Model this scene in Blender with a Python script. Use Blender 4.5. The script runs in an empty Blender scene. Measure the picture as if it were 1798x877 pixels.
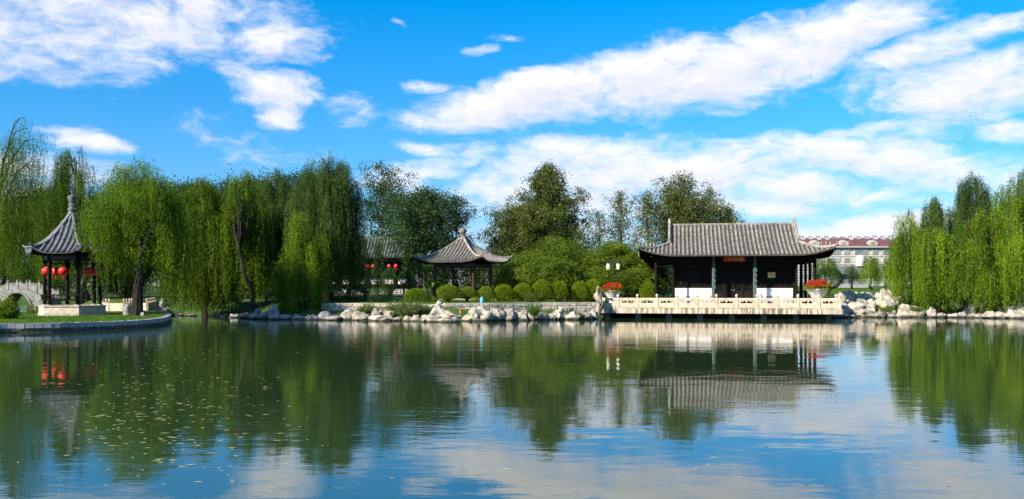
import bpy, bmesh, math, random
import numpy as np
from mathutils import Vector, Matrix, noise

# ------------------------------------------------------------------ camera, sky, sun, exposure
SC = bpy.context.scene
COL = SC.collection
F, HZ, CX, HC = 1600.0, 502.0, 899.0, 2.6          # focal length and horizon of the view, eye height above the water
cam_d = bpy.data.cameras.new('camera'); cam = bpy.data.objects.new('camera', cam_d); COL.objects.link(cam)
cam_d.sensor_width = 36.0; cam_d.lens = 36.0 * F / 1798.0
cam_d.shift_y = (HZ - 438.5) / 1798.0
cam_d.clip_end = 6000.0; cam_d.clip_start = 0.1
cam.location = (0, 0, HC); cam.rotation_euler = (math.radians(90), 0, 0)
SC.camera = cam

SUN_EL, SUN_AZ = math.radians(31), math.radians(231)   # azimuth clockwise from +Y: behind the camera, to its left
sun_dir = Vector((math.sin(SUN_AZ) * math.cos(SUN_EL), math.cos(SUN_AZ) * math.cos(SUN_EL), math.sin(SUN_EL)))
sd = bpy.data.lights.new('sun', 'SUN'); sd.energy = 5.0; sd.angle = math.radians(0.5); sd.color = (1.0, 0.90, 0.74)
so = bpy.data.objects.new('sun', sd); COL.objects.link(so); so.rotation_euler = sun_dir.to_track_quat('Z', 'Y').to_euler()
so.location = (-40, -40, 60)

SC.view_settings.view_transform = 'Standard'; SC.view_settings.look = 'None'
SC.view_settings.exposure = 1.10; SC.view_settings.gamma = 1.0
SC.view_settings.use_curve_mapping = False
SC.render.engine = 'CYCLES'
SC.cycles.max_bounces = 5; SC.cycles.diffuse_bounces = 2; SC.cycles.glossy_bounces = 3
SC.cycles.transmission_bounces = 3; SC.cycles.transparent_max_bounces = 4
SC.cycles.use_denoising = True; SC.cycles.caustics_reflective = False; SC.cycles.caustics_refractive = False


class NT:
    """small helper to write node trees"""
    def __init__(self, tree): self.t = tree
    def n(self, typ, **kw):
        x = self.t.nodes.new(typ)
        for k, v in kw.items(): setattr(x, k, v)
        return x
    def put(self, sock, v):
        if hasattr(v, 'default_value') or hasattr(v, 'links'): self.t.links.new(v, sock)
        else: sock.default_value = v
    def m(self, op, a, b=0.0, c=0.0, clamp=False):
        x = self.n('ShaderNodeMath', operation=op, use_clamp=clamp)
        for i, v in enumerate((a, b, c)): self.put(x.inputs[i], v)
        return x.outputs[0]
    def mix(self, f, a, b, blend='MIX'):
        x = self.n('ShaderNodeMix', data_type='RGBA', blend_type=blend)
        self.put(x.inputs[0], f); self.put(x.inputs[6], a); self.put(x.inputs[7], b)
        return x.outputs[2]
    def mr(self, v, a, b, c=0.0, d=1.0, smooth=True):
        x = self.n('ShaderNodeMapRange', interpolation_type='SMOOTHSTEP' if smooth else 'LINEAR')
        for i, q in enumerate((v, a, b, c, d)): self.put(x.inputs[i], q)
        return x.outputs[0]
    def xyz(self, a, b, c):
        x = self.n('ShaderNodeCombineXYZ')
        for i, q in enumerate((a, b, c)): self.put(x.inputs[i], q)
        return x.outputs[0]
    def noise(self, vec, scale, detail=4.0, rough=0.55, dist=0.0, col=False):
        x = self.n('ShaderNodeTexNoise'); self.t.links.new(vec, x.inputs['Vector'])
        x.inputs['Scale'].default_value = scale; x.inputs['Detail'].default_value = detail
        x.inputs['Roughness'].default_value = rough; x.inputs['Distortion'].default_value = dist
        return x.outputs['Color' if col else 'Fac']


def rgb(r, g, b): return (r, g, b, 1.0)

# clouds of the view: centre, half axes, tilt (degrees) and weight, given in sixteen-hundredths of a radian
CLOUDS = [(830,190,110,30,-8,1.2),(960,165,150,38,-10,1.25),(1130,135,170,48,-12,1.3),(1300,110,170,46,-14,1.3),(1450,75,150,44,-16,1.2),
          (1500,45,80,22,-25,.9),(1640,85,120,24,-14,1.0),(1740,48,90,18,-8,.9),(1270,180,140,18,-8,.5),
          (1700,145,130,36,-8,1.1),(1790,150,90,46,-5,1.0),(1560,140,80,20,0,.6),
          (180,30,260,70,-3,.85),(60,45,200,66,0,.82),(330,15,180,36,0,.8),(480,70,85,28,4,1.15),(400,120,60,16,20,.65),(290,115,45,10,5,.6),(60,128,120,14,0,.5),
          (490,158,68,26,-2,1.2),(485,195,36,24,0,1.05),
          (150,245,55,18,5,1.0),(60,300,90,30,0,.9),(30,350,70,26,0,1.0),
          (620,190,45,22,0,.42),(430,255,90,28,8,.34),(500,262,70,16,10,.3),
          (750,262,45,11,12,.85),(735,300,85,20,-4,.95),(690,320,70,22,0,.75),(840,310,60,40,0,.55),
          (1010,270,190,34,0,.95),(1100,300,230,52,4,1.05),(960,330,170,50,0,.9),(1250,290,130,40,4,1.0),(1200,350,170,40,0,.85),
          (1400,330,110,30,6,1.05),(1330,360,120,26,6,.85),(1420,275,150,30,4,1.0),(1560,285,150,34,6,1.0),(1650,300,130,34,4,.9),
          (1590,225,90,22,-6,.9),(1500,240,60,14,0,.6),(1770,228,60,16,0,.9),(1560,345,80,14,-18,.8),(1700,330,120,30,0,.6),
          (1430,425,90,26,0,.95),(1540,410,110,26,-6,1.15),(1650,400,120,24,0,.8),
          (695,36,10,8,40,.5),(885,70,30,6,0,.45),(755,152,45,9,4,.62),(1360,36,14,12,0,.7),(840,92,26,8,0,.45),
          (1320,182,50,10,0,.45),(1265,200,30,8,0,.55),(930,415,120,30,0,.55),(1080,395,160,26,0,.6)]


def build_world():
    w = bpy.data.worlds.new('World'); SC.world = w; w.use_nodes = True
    w.cycles.sampling_method = 'MANUAL'; w.cycles.sample_map_resolution = 256
    t = w.node_tree; t.nodes.clear(); N = NT(t)
    # cloud density as a group of the (azimuth, elevation) of a direction
    g = bpy.data.node_groups.new('cloud_density', 'ShaderNodeTree')
    g.interface.new_socket('Vec', in_out='INPUT', socket_type='NodeSocketVector')
    g.interface.new_socket('Density', in_out='OUTPUT', socket_type='NodeSocketFloat')
    G = NT(g); gi = G.n('NodeGroupInput'); go = G.n('NodeGroupOutput')
    v = gi.outputs[0]
    sc_ = G.n('ShaderNodeVectorMath', operation='MULTIPLY'); g.links.new(v, sc_.inputs[0]); sc_.inputs[1].default_value = (1.0, 1.9, 1.0)
    wcol = G.noise(sc_.outputs[0], 9.0, 4.0, 0.6, col=True)
    ws = G.n('ShaderNodeVectorMath', operation='SUBTRACT'); g.links.new(wcol, ws.inputs[0]); ws.inputs[1].default_value = (.5, .5, .5)
    wm = G.n('ShaderNodeVectorMath', operation='MULTIPLY'); g.links.new(ws.outputs[0], wm.inputs[0]); wm.inputs[1].default_value = (.085, .03, 0)
    va = G.n('ShaderNodeVectorMath', operation='ADD'); g.links.new(v, va.inputs[0]); g.links.new(wm.outputs[0], va.inputs[1])
    sp = G.n('ShaderNodeSeparateXYZ'); g.links.new(va.outputs[0], sp.inputs[0])
    az, el = sp.outputs[0], sp.outputs[1]
    best = None
    for (px, py, rx, ry, ang, wt) in CLOUDS:
        a0 = math.atan((px - CX) / F); e0 = math.atan((HZ - py) / F * math.cos(a0))
        mp = G.n('ShaderNodeMapping', vector_type='TEXTURE'); g.links.new(va.outputs[0], mp.inputs[0])
        mp.inputs['Location'].default_value = (a0, e0, 0); mp.inputs['Rotation'].default_value = (0, 0, math.radians(-ang)); mp.inputs['Scale'].default_value = (rx / F, ry / F, 1)
        dt = G.n('ShaderNodeVectorMath', operation='DOT_PRODUCT'); g.links.new(mp.outputs[0], dt.inputs[0]); g.links.new(mp.outputs[0], dt.inputs[1])
        val = G.m('MULTIPLY_ADD', dt.outputs['Value'], -.5 * wt, wt)
        best = val if best is None else G.m('SMOOTH_MAX', best, val, 0.2)
    # the rest of the sky: scattered cloud of the same kind
    ao = G.mr(G.m('ABSOLUTE', az), 0.62, 0.85); eo = G.mr(el, 0.36, 0.55)
    out = G.m('MAXIMUM', ao, eo)
    low = G.m('MULTIPLY', G.m('SUBTRACT', G.noise(sc_.outputs[0], 2.6, 3.0), 0.47), 5.0)
    best = G.m('MAXIMUM', best, -0.4)
    base = G.m('ADD', G.m('MULTIPLY', best, G.m('SUBTRACT', 1.0, out)), G.m('MULTIPLY', low, out))
    st = G.n('ShaderNodeVectorMath', operation='MULTIPLY'); g.links.new(va.outputs[0], st.inputs[0]); st.inputs[1].default_value = (1.0, 2.3, 1.0)
    n1 = G.noise(st.outputs[0], 16.0, 8.0, 0.62, 0.3)
    n2 = G.noise(st.outputs[0], 55.0, 4.0, 0.6)
    tot = G.m('ADD', G.m('ADD', base, G.m('MULTIPLY', G.m('SUBTRACT', n1, .5), 2.0)), G.m('MULTIPLY', G.m('SUBTRACT', n2, .5), 0.7))
    g.links.new(tot, go.inputs[0])

    tc = N.n('ShaderNodeTexCoord'); sx = N.n('ShaderNodeSeparateXYZ'); t.links.new(tc.outputs['Generated'], sx.inputs[0])
    az = N.m('ARCTAN2', sx.outputs[0], sx.outputs[1]); el = N.m('ARCSINE', sx.outputs[2])
    vec = N.xyz(az, el, 0.0)
    ga = N.n('ShaderNodeGroup'); ga.node_tree = g; t.links.new(vec, ga.inputs[0])
    gb = N.n('ShaderNodeGroup'); gb.node_tree = g; t.links.new(N.xyz(N.m('SUBTRACT', az, 0.006), N.m('ADD', el, 0.016), 0.0), gb.inputs[0])
    dens = N.mr(ga.outputs[0], 0.05, 1.25)
    above = N.mr(gb.outputs[0], 0.1, 1.9)
    sky = N.n('ShaderNodeTexSky', sky_type='NISHITA'); sky.sun_disc = False
    sky.sun_elevation = SUN_EL; sky.sun_rotation = SUN_AZ; sky.air_density = 1.0; sky.dust_density = 0.4; sky.ozone_density = 2.0
    elc = N.m('POWER', N.mr(el, 0.0, 0.30, smooth=False), 0.6)
    tint = N.mix(elc, rgb(.52, .49, .66), rgb(.003, .59, .98))
    skyc = N.mix(1.0, sky.outputs[0], tint, 'MULTIPLY')
    cl = N.mix(above, rgb(5.2, 5.05, 5.05), rgb(3.8, 3.9, 4.5))
    full = N.mix(N.m('MULTIPLY', dens, 0.97), skyc, cl)
    bg = N.n('ShaderNodeBackground'); t.links.new(full, bg.inputs[0]); bg.inputs[1].default_value = 0.1
    ow = N.n('ShaderNodeOutputWorld'); t.links.new(bg.outputs[0], ow.inputs[0])

build_world()

# ------------------------------------------------------------------ helpers: places, tags, meshes
def X(px, Y): return (px - CX) * Y / F
def Zp(py, Y): return HC - (py - HZ) * Y / F
def YW(py): return HC * F / (py - HZ)               # distance of a point of the water surface
ORD = ['first','second','third','fourth','fifth','sixth','seventh','eighth','ninth','tenth','eleventh','twelfth','thirteenth','fourteenth','fifteenth',
       'sixteenth','seventeenth','eighteenth','nineteenth','twentieth','twenty-first','twenty-second','twenty-third','twenty-fourth','twenty-fifth','twenty-sixth','twenty-seventh','twenty-eighth','twenty-ninth','thirtieth']

def tag(o, label=None, cat=None, group=None, kind=None):
    if label: o['label'] = label
    if cat: o['category'] = cat
    if group: o['group'] = group
    if kind: o['kind'] = kind
    return o
def thing(name, label, cat, loc=(0, 0, 0), rotz=0.0, group=None):
    o = bpy.data.objects.new(name, None); COL.objects.link(o); o.location = loc; o.rotation_euler = (0, 0, rotz)
    o.empty_display_size = 0.2
    return tag(o, label, cat, group)
def link(name, me, parent=None, loc=(0, 0, 0), rot=(0, 0, 0), scale=(1, 1, 1)):
    o = bpy.data.objects.new(name, me); COL.objects.link(o); o.location = loc; o.rotation_euler = rot; o.scale = scale
    if parent: o.parent = parent
    return o
def np_mesh(name, V, Fc, mat, tint=None, smooth=False):
    me = bpy.data.meshes.new(name); V = np.asarray(V, np.float32); Fc = np.asarray(Fc, np.int32)
    n, k = Fc.shape
    me.vertices.add(len(V)); me.vertices.foreach_set('co', V.ravel())
    me.loops.add(n * k); me.loops.foreach_set('vertex_index', Fc.ravel())
    me.polygons.add(n); me.polygons.foreach_set('loop_start', np.arange(0, n * k, k, dtype=np.int32))
    me.polygons.foreach_set('loop_total', np.full(n, k, np.int32))
    if smooth: me.polygons.foreach_set('use_smooth', np.ones(n, bool))
    me.update(calc_edges=True)
    if tint is not None:
        a = me.attributes.new('tint', 'FLOAT', 'FACE'); a.data.foreach_set('value', np.asarray(tint, np.float32))
    me.materials.append(mat)
    return me

class MB:
    """collects shapes that make up ONE mesh"""
    def __init__(self): self.v = []; self.f = []
    def add(self, V, Fs):
        b = len(self.v); self.v += [tuple(p) for p in V]; self.f += [tuple(i + b for i in f) for f in Fs]; return self
    def box(self, x0, x1, y0, y1, z0, z1, M=None):
        V = [(x, y, z) for z in (z0, z1) for y in (y0, y1) for x in (x0, x1)]
        if M is not None: V = [M @ Vector(p) for p in V]
        return self.add(V, [(0, 2, 3, 1), (4, 5, 7, 6), (0, 1, 5, 4), (2, 6, 7, 3), (0, 4, 6, 2), (1, 3, 7, 5)])
    def bar(self, a, b, w, h):
        a, b = Vector(a), Vector(b); d = (b - a).normalized(); up = Vector((0, 0, 1))
        if abs(d.z) > .95: up = Vector((0, 1, 0))
        s = d.cross(up).normalized() * w / 2; u = s.cross(d).normalized() * h / 2
        V = [p + i * s + j * u for p in (a, b) for i, j in ((-1, -1), (1, -1), (1, 1), (-1, 1))]
        return self.add(V, [(0, 1, 2, 3), (7, 6, 5, 4), (0, 4, 5, 1), (1, 5, 6, 2), (2, 6, 7, 3), (3, 7, 4, 0)])
    def tube(self, path, rad, n=8, caps=True):
        path = [Vector(p) for p in path]; k = len(path)
        if not hasattr(rad, '__len__'): rad = [rad] * k
        ref = Vector((0.31, 0.95, 0.05)); V = []
        for i, p in enumerate(path):
            d = (path[min(i + 1, k - 1)] - path[max(i - 1, 0)]).normalized()
            r = ref if abs(d.dot(ref)) < .95 else Vector((1, 0, 0))
            s = d.cross(r).normalized(); u = s.cross(d)
            V += [p + (math.cos(2 * math.pi * j / n) * s + math.sin(2 * math.pi * j / n) * u) * float(rad[i]) for j in range(n)]
        Fs = [(i * n + j, i * n + (j + 1) % n, (i + 1) * n + (j + 1) % n, (i + 1) * n + j) for i in range(k - 1) for j in range(n)]
        if caps: Fs += [tuple(range(n - 1, -1, -1)), tuple((k - 1) * n + j for j in range(n))]
        return self.add(V, Fs)
    def lathe(self, prof, n=16, c=(0, 0, 0), lobes=0, amp=0.0, sq=False):
        V = []
        for r, z in prof:
            for j in range(n):
                a = 2 * math.pi * (j + .5) / n; q = r * (1 - amp * (0.5 + 0.5 * math.cos(lobes * a)) if lobes else 1)
                V.append((c[0] + q * math.cos(a), c[1] + q * math.sin(a), c[2] + z))
        k = len(prof)
        Fs = [(i * n + j, i * n + (j + 1) % n, (i + 1) * n + (j + 1) % n, (i + 1) * n + j) for i in range(k - 1) for j in range(n)]
        Fs += [tuple(range(n - 1, -1, -1)), tuple((k - 1) * n + j for j in range(n))]
        return self.add(V, Fs)
    def grid(self, P, thick):
        """closed slab from a grid of points (rows x columns)"""
        m, n = len(P), len(P[0]); V = [p for r in P for p in r]; V2 = [(p[0], p[1], p[2] - thick) for p in V]; o = m * n
        Fs = []
        for i in range(m - 1):
            for j in range(n - 1):
                a = i * n + j; Fs += [(a, a + 1, a + n + 1, a + n), (o + a, o + a + n, o + a + n + 1, o + a + 1)]
        for j in range(n - 1):
            Fs += [(j + 1, j, o + j, o + j + 1)]; q = (m - 1) * n + j; Fs += [(q, q + 1, o + q + 1, o + q)]
        for i in range(m - 1):
            q = i * n; Fs += [(q, q + n, o + q + n, o + q)]; q = i * n + n - 1; Fs += [(q + n, q, o + q, o + q + n)]
        return self.add(list(V) + V2, Fs)
    def prism(self, poly, z0, z1):
        n = len(poly); V = [(x, y, z0) for x, y in poly] + [(x, y, z1) for x, y in poly]
        return self.add(V, [tuple(range(n - 1, -1, -1)), tuple(range(n, 2 * n))] + [(i, (i + 1) % n, n + (i + 1) % n, n + i) for i in range(n)])
    def mesh(self, name, mat, smooth=False):
        me = bpy.data.meshes.new(name); me.from_pydata(self.v, [], self.f); me.materials.append(mat)
        if smooth:
            for p in me.polygons: p.use_smooth = True
            try: me.set_sharp_from_angle(angle=math.radians(38))
            except Exception: pass
        return me
    def build(self, name, mat, parent=None, smooth=False, **kw): return link(name, self.mesh(name, mat, smooth), parent, **kw)

# ------------------------------------------------------------------ materials
def mat_new(name):
    m = bpy.data.materials.new(name); m.use_nodes = True; m.node_tree.nodes.clear(); N = NT(m.node_tree)
    o = N.n('ShaderNodeOutputMaterial'); return m, N, o
def principled(N, o, rough=0.7, spec=0.3):
    p = N.n('ShaderNodeBsdfPrincipled'); p.inputs['Roughness'].default_value = rough; p.inputs['Specular IOR Level'].default_value = spec
    N.t.links.new(p.outputs[0], o.inputs[0]); return p
def mat_mottle(name, c1, c2, scale=3.0, rough=0.8, spec=0.25, bump=0.02, bscale=None, c3=None, s3=0.7, stretch=(1, 1, 1), lo=.35, hi=.68, objvar=0.0, wet=False):
    m, N, o = mat_new(name); p = principled(N, o, rough, spec)
    tc = N.n('ShaderNodeNewGeometry'); mp = N.n('ShaderNodeMapping'); N.t.links.new(tc.outputs['Position'], mp.inputs[0]); mp.inputs['Scale'].default_value = stretch
    v = mp.outputs[0]; f = N.mr(N.noise(v, scale, 6.0, 0.62), lo, hi)
    c = N.mix(f, rgb(*c1), rgb(*c2))
    if c3 is not None: c = N.mix(N.mr(N.noise(v, s3, 5.0, 0.65), .54, .72), c, rgb(*c3))
    if objvar:
        oi = N.n('ShaderNodeObjectInfo'); c = N.mix(1.0, c, N.mix(oi.outputs['Random'], rgb(1 - objvar, 1 - objvar, 1 - objvar), rgb(1 + objvar, 1 + objvar * .95, 1 + objvar * .85)), 'MULTIPLY')
    if wet:
        sz = N.n('ShaderNodeSeparateXYZ'); N.t.links.new(tc.outputs['Position'], sz.inputs[0])
        wz = N.m('ADD', sz.outputs[2], N.m('MULTIPLY', N.m('SUBTRACT', N.noise(v, 1.8, 4.0), .5), .35))
        c = N.mix(N.mr(N.noise(v, 1.1, 5.0, .7), .55, .70), c, rgb(.085, .095, .040))
        c = N.mix(N.mr(wz, .22, .05), c, rgb(.040, .040, .030))
    N.t.links.new(c, p.inputs['Base Color'])
    if bump:
        b = N.n('ShaderNodeBump'); b.inputs['Strength'].default_value = 0.9; b.inputs['Distance'].default_value = bump
        N.t.links.new(N.noise(v, bscale or scale * 3, 6.0, 0.65), b.inputs['Height']); N.t.links.new(b.outputs[0], p.inputs['Normal'])
    return m
def mat_leaf(name, dark, light, trans=0.45, sat=1.0, rough=0.55):
    m, N, o = mat_new(name)
    at = N.n('ShaderNodeAttribute', attribute_name='tint')
    c = N.mix(at.outputs['Fac'], rgb(*dark), rgb(*light))
    oi = N.n('ShaderNodeObjectInfo')
    c = N.mix(1.0, c, N.mix(oi.outputs['Random'], rgb(.88, .92, .9), rgb(1.12, 1.06, 1.0)), 'MULTIPLY')
    p = N.n('ShaderNodeBsdfPrincipled'); p.inputs['Roughness'].default_value = rough; p.inputs['Specular IOR Level'].default_value = 0.14
    N.t.links.new(c, p.inputs['Base Color'])
    tr = N.n('ShaderNodeBsdfTranslucent'); N.t.links.new(N.mix(1.0, c, rgb(1.25, 1.35, .55), 'MULTIPLY'), tr.inputs[0])
    mx = N.n('ShaderNodeMixShader'); mx.inputs[0].default_value = trans
    N.t.links.new(p.outputs[0], mx.inputs[1]); N.t.links.new(tr.outputs[0], mx.inputs[2]); N.t.links.new(mx.outputs[0], o.inputs[0])
    return m

M = {}
M['tile'] = mat_mottle('roof_tile', (.13, .115, .105), (.26, .235, .21), 2.2, .85, .2, .012, 14, c3=(.12, .125, .10), s3=1.3, objvar=.14)
M['trough'] = mat_mottle('roof_trough', (.05, .05, .048), (.10, .095, .085), 3.0, .9, .15, .02, 12)  # same tile, with moss, dirt and shade between rows in the colour
M['slate'] = mat_mottle('slate_tile', (.08, .085, .10), (.18, .185, .21), 3.0, .65, .35, .01, 14, c3=(.09, .09, .10), s3=1.4, objvar=.12)
M['slate_trough'] = mat_mottle('slate_trough', (.045, .05, .06), (.085, .09, .10), 3.0, .8, .25, .02, 12)  # slate again, dirt and shade between rows put into the colour
M['green_tile'] = mat_mottle('weathered_green_tile', (.055, .085, .075), (.12, .16, .145), 2.0, .7, .3, .01, 10, objvar=.1)
M['ridge'] = mat_mottle('ridge_lime', (.16, .145, .13), (.36, .335, .30), 3.2, .85, .2, .015, 12)
M['wood'] = mat_mottle('dark_lacquer', (.005, .004, .0035), (.014, .010, .008), 4.0, .75, .10, .004, 20, stretch=(6, 6, .6))
M['wood_red'] = mat_mottle('oxblood_lacquer', (.030, .009, .007), (.06, .018, .014), 4.0, .5, .35, .004, 20, stretch=(6, 6, .6))
M['wood_grey'] = mat_mottle('grey_post', (.055, .05, .047), (.11, .10, .095), 5.0, .6, .3, .004, 20, stretch=(6, 6, .6))  # lighter grey, for the two couplet columns of the hall
M['beam_paint'] = mat_mottle('painted_beam', (.015, .05, .05), (.05, .04, .09), 3.5, .6, .3, .0, c3=(.10, .07, .03), s3=5)
M['rafter'] = mat_mottle('rafter_wood', (.006, .004, .003), (.014, .009, .007), 5.0, .85, .08, 0)
M['pane'] = mat_mottle('dark_pane', (.002, .002, .0025), (.005, .005, .006), 2.0, .5, .15, 0)
M['lattice'] = mat_mottle('lattice_wood', (.007, .006, .005), (.018, .015, .013), 6.0, .75, .10, 0)
M['white_wall'] = mat_mottle('white_plaster', (.76, .75, .74), (.84, .83, .82), 1.2, .85, .2, .004, 20)
M['grey_base'] = mat_mottle('grey_dado', (.30, .32, .34), (.42, .43, .44), 2.0, .8, .2, .006, 14)
M['marble'] = mat_mottle('carved_marble', (.42, .34, .25), (.56, .48, .38), 2.6, .7, .3, .006, 20, c3=(.38, .29, .20), s3=2.4)
M['slab'] = mat_mottle('streaked_slab', (.14, .115, .085), (.50, .42, .32), 1.5, .8, .2, .006, 20, stretch=(3.2, 3.2, .25), lo=.40, hi=.56)
M['paving'] = mat_mottle('terrace_paving', (.34, .31, .27), (.48, .44, .39), 1.5, .8, .2, .004, 10)
M['granite'] = mat_mottle('grey_granite', (.24, .25, .27), (.36, .37, .39), 5.0, .8, .25, .008, 30, objvar=.10)
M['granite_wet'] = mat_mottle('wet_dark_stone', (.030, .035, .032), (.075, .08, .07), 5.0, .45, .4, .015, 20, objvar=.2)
M['bank_stone'] = mat_mottle('bank_stone', (.30, .27, .23), (.48, .44, .38), 4.0, .85, .2, .02, 14, c3=(.16, .15, .12), s3=2.0, objvar=.22)
M['mortar'] = mat_mottle('dark_mortar', (.09, .085, .075), (.16, .15, .13), 4.0, .9, .1, .02, 14)
M['rock'] = mat_mottle('pale_limestone', (.22, .195, .165), (.46, .415, .36), 2.6, .9, .15, .06, 5, c3=(.13, .115, .095), s3=1.8, objvar=.2, wet=True)
M['rock_grey'] = mat_mottle('grey_limestone', (.15, .15, .155), (.33, .32, .32), 2.2, .85, .2, .05, 5, c3=(.13, .12, .11), s3=1.5, objvar=.16, wet=True)
M['rock_ochre'] = mat_mottle('ochre_stone', (.42, .30, .17), (.62, .50, .36), 2.4, .85, .2, .05, 5, c3=(.24, .18, .12), s3=1.5)
M['bark'] = mat_mottle('willow_bark', (.012, .009, .007), (.042, .033, .026), 3.0, .9, .15, .06, 6, stretch=(2.5, 2.5, .5))
M['bark_grey'] = mat_mottle('grey_bark', (.07, .06, .05), (.16, .14, .12), 3.0, .9, .15, .03, 6, stretch=(2.5, 2.5, .5))
M['grass_ground'] = mat_mottle('lawn_soil', (.030, .062, .014), (.07, .115, .028), 1.4, .95, .1, .03, 9, c3=(.10, .085, .05), s3=.25)
M['path'] = mat_mottle('concrete_path', (.33, .31, .29), (.45, .42, .39), 1.2, .85, .2, .004, 10)
M['red_silk'] = mat_mottle('red_silk', (.55, .012, .010), (.72, .02, .015), 6.0, .45, .4, 0)
M['gold'] = mat_mottle('gold_trim', (.45, .26, .05), (.62, .38, .09), 8.0, .4, .5, 0)
M['sign_red'] = mat_mottle('sign_red', (.50, .022, .010), (.60, .035, .015), 3.0, .5, .3, 0)
M['sign_gold'] = mat_mottle('sign_gold', (.60, .36, .06), (.72, .46, .10), 8.0, .45, .4, 0)
M['brass'] = mat_mottle('brass_plate', (.62, .45, .16), (.74, .56, .24), 6.0, .4, .4, 0)
M['plate_ink'] = mat_mottle('plate_ink', (.08, .05, .02), (.12, .08, .04), 6.0, .6, .2, 0)
M['jade_paint'] = mat_mottle('jade_paint', (.04, .19, .15), (.08, .27, .21), 6.0, .5, .3, 0)
M['iron'] = mat_mottle('black_iron', (.012, .012, .013), (.025, .025, .027), 6.0, .4, .5, 0)
M['lamp_glass'] = mat_mottle('frosted_lamp_glass', (.72, .66, .50), (.82, .76, .60), 3.0, .4, .4, 0)
M['bowl'] = mat_mottle('planter_stone', (.50, .47, .42), (.64, .61, .56), 3.0, .8, .2, .006, 14, c3=(.36, .33, .29), s3=2)
M['bridge_stone'] = mat_mottle('bridge_stone', (.20, .195, .185), (.32, .31, .295), 2.2, .85, .2, .006, 14, c3=(.12, .12, .10), s3=1.5)  # white stone, its shade put into a darker colour
M['blue_plastic'] = mat_mottle('blue_plastic', (.08, .38, .66), (.14, .46, .74), 3.0, .4, .4, 0)
M['terracotta'] = mat_mottle('terracotta', (.36, .12, .05), (.46, .17, .08), 4.0, .8, .2, .004, 14)
M['cream_wall'] = mat_mottle('cream_render', (.36, .32, .27), (.43, .39, .33), .2, .85, .2, 0)
M['maroon_roof'] = mat_mottle('maroon_roof', (.10, .045, .050), (.16, .075, .078), .4, .8, .2, 0)
M['far_glass'] = mat_mottle('window_glass', (.10, .13, .16), (.22, .26, .30), .3, .2, .6, 0)
M['frame_white'] = mat_mottle('white_frame', (.40, .39, .37), (.46, .45, .43), 1.0, .6, .3, 0)
M['tank'] = mat_mottle('white_tank', (.48, .49, .51), (.55, .56, .57), 1.0, .5, .3, 0)
M['rust'] = mat_mottle('rusty_brown_wood', (.10, .055, .03), (.17, .10, .06), 4.0, .8, .2, .004, 16)
M['willow'] = mat_leaf('willow_leaf', (.022, .055, .004), (.135, .215, .014), .42)
M['willow_bright'] = mat_leaf('sunlit_willow_leaf', (.032, .078, .005), (.205, .300, .018), .46)
M['willow_sun'] = mat_leaf('front_lit_willow_leaf', (.040, .095, .005), (.260, .370, .022), .45)  # right willows: frontal sunlight put into a brighter leaf colour
M['willow_grey'] = mat_leaf('greyish_willow_leaf', (.026, .055, .012), (.110, .175, .040), .40)
M['broad'] = mat_leaf('broad_leaf', (.028, .050, .010), (.150, .180, .040), .35, rough=.4)
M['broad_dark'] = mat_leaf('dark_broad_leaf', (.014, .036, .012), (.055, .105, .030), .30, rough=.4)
M['bamboo'] = mat_leaf('bamboo_leaf', (.034, .070, .006), (.195, .270, .022), .42)
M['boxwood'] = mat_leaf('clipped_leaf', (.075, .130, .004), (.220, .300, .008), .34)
M['boxwood_dark'] = mat_leaf('clipped_dark_leaf', (.016, .050, .012), (.045, .115, .026), .30)  # dark shrubs; for the leftmost clipped bushes, willow shade in the colour
M['grass'] = mat_leaf('grass_blade', (.040, .095, .012), (.12, .22, .030), .40)
M['weed'] = mat_leaf('weed_leaf', (.055, .085, .025), (.15, .20, .07), .40)
M['banana'] = mat_leaf('banana_leaf', (.10, .20, .03), (.26, .40, .08), .50)
M['petal'] = mat_leaf('red_petal', (.42, .010, .016), (.66, .035, .030), .25)
M['float_leaf'] = mat_leaf('fallen_leaf', (.26, .25, .11), (.52, .50, .30), .2)

def mat_water():
    m, N, o = mat_new('pond_water')
    p = principled(N, o, 0.015, 0.5); p.inputs['IOR'].default_value = 1.9
    ge = N.n('ShaderNodeNewGeometry')
    pos = ge.outputs['Position']
    p.inputs['Base Color'].default_value = rgb(.020, .040, .015)
    def mapped(s, r=0):
        q = N.n('ShaderNodeMapping'); N.t.links.new(pos, q.inputs[0]); q.inputs['Scale'].default_value = s; q.inputs['Rotation'].default_value = (0, 0, math.radians(r)); return q.outputs[0]
    swell = N.noise(mapped((.55, .80, 1), 8), 1.0, 2.0, .45)
    rip = N.noise(mapped((1.5, 4.2, 1), -12), 1.0, 2.5, .5, .4)
    fine = N.noise(mapped((4.5, 10, 1), 15), 1.0, 2.0, .5)
    calm = N.mr(N.noise(mapped((.035, .07, 1), 20), 1.0, 3.0, .5), .40, .62)
    h = N.m('ADD', N.m('MULTIPLY', swell, 0.008), N.m('MULTIPLY', N.m('ADD', N.m('MULTIPLY', rip, 0.0032), N.m('MULTIPLY', fine, 0.0016)), N.m('ADD', .25, N.m('MULTIPLY', calm, .9))))
    b = N.n('ShaderNodeBump'); b.inputs['Strength'].default_value = 1.0; b.inputs['Distance'].default_value = 1.0
    N.t.links.new(h, b.inputs['Height']); N.t.links.new(b.outputs[0], p.inputs['Normal'])
    return m
M['water'] = mat_water()

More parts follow.
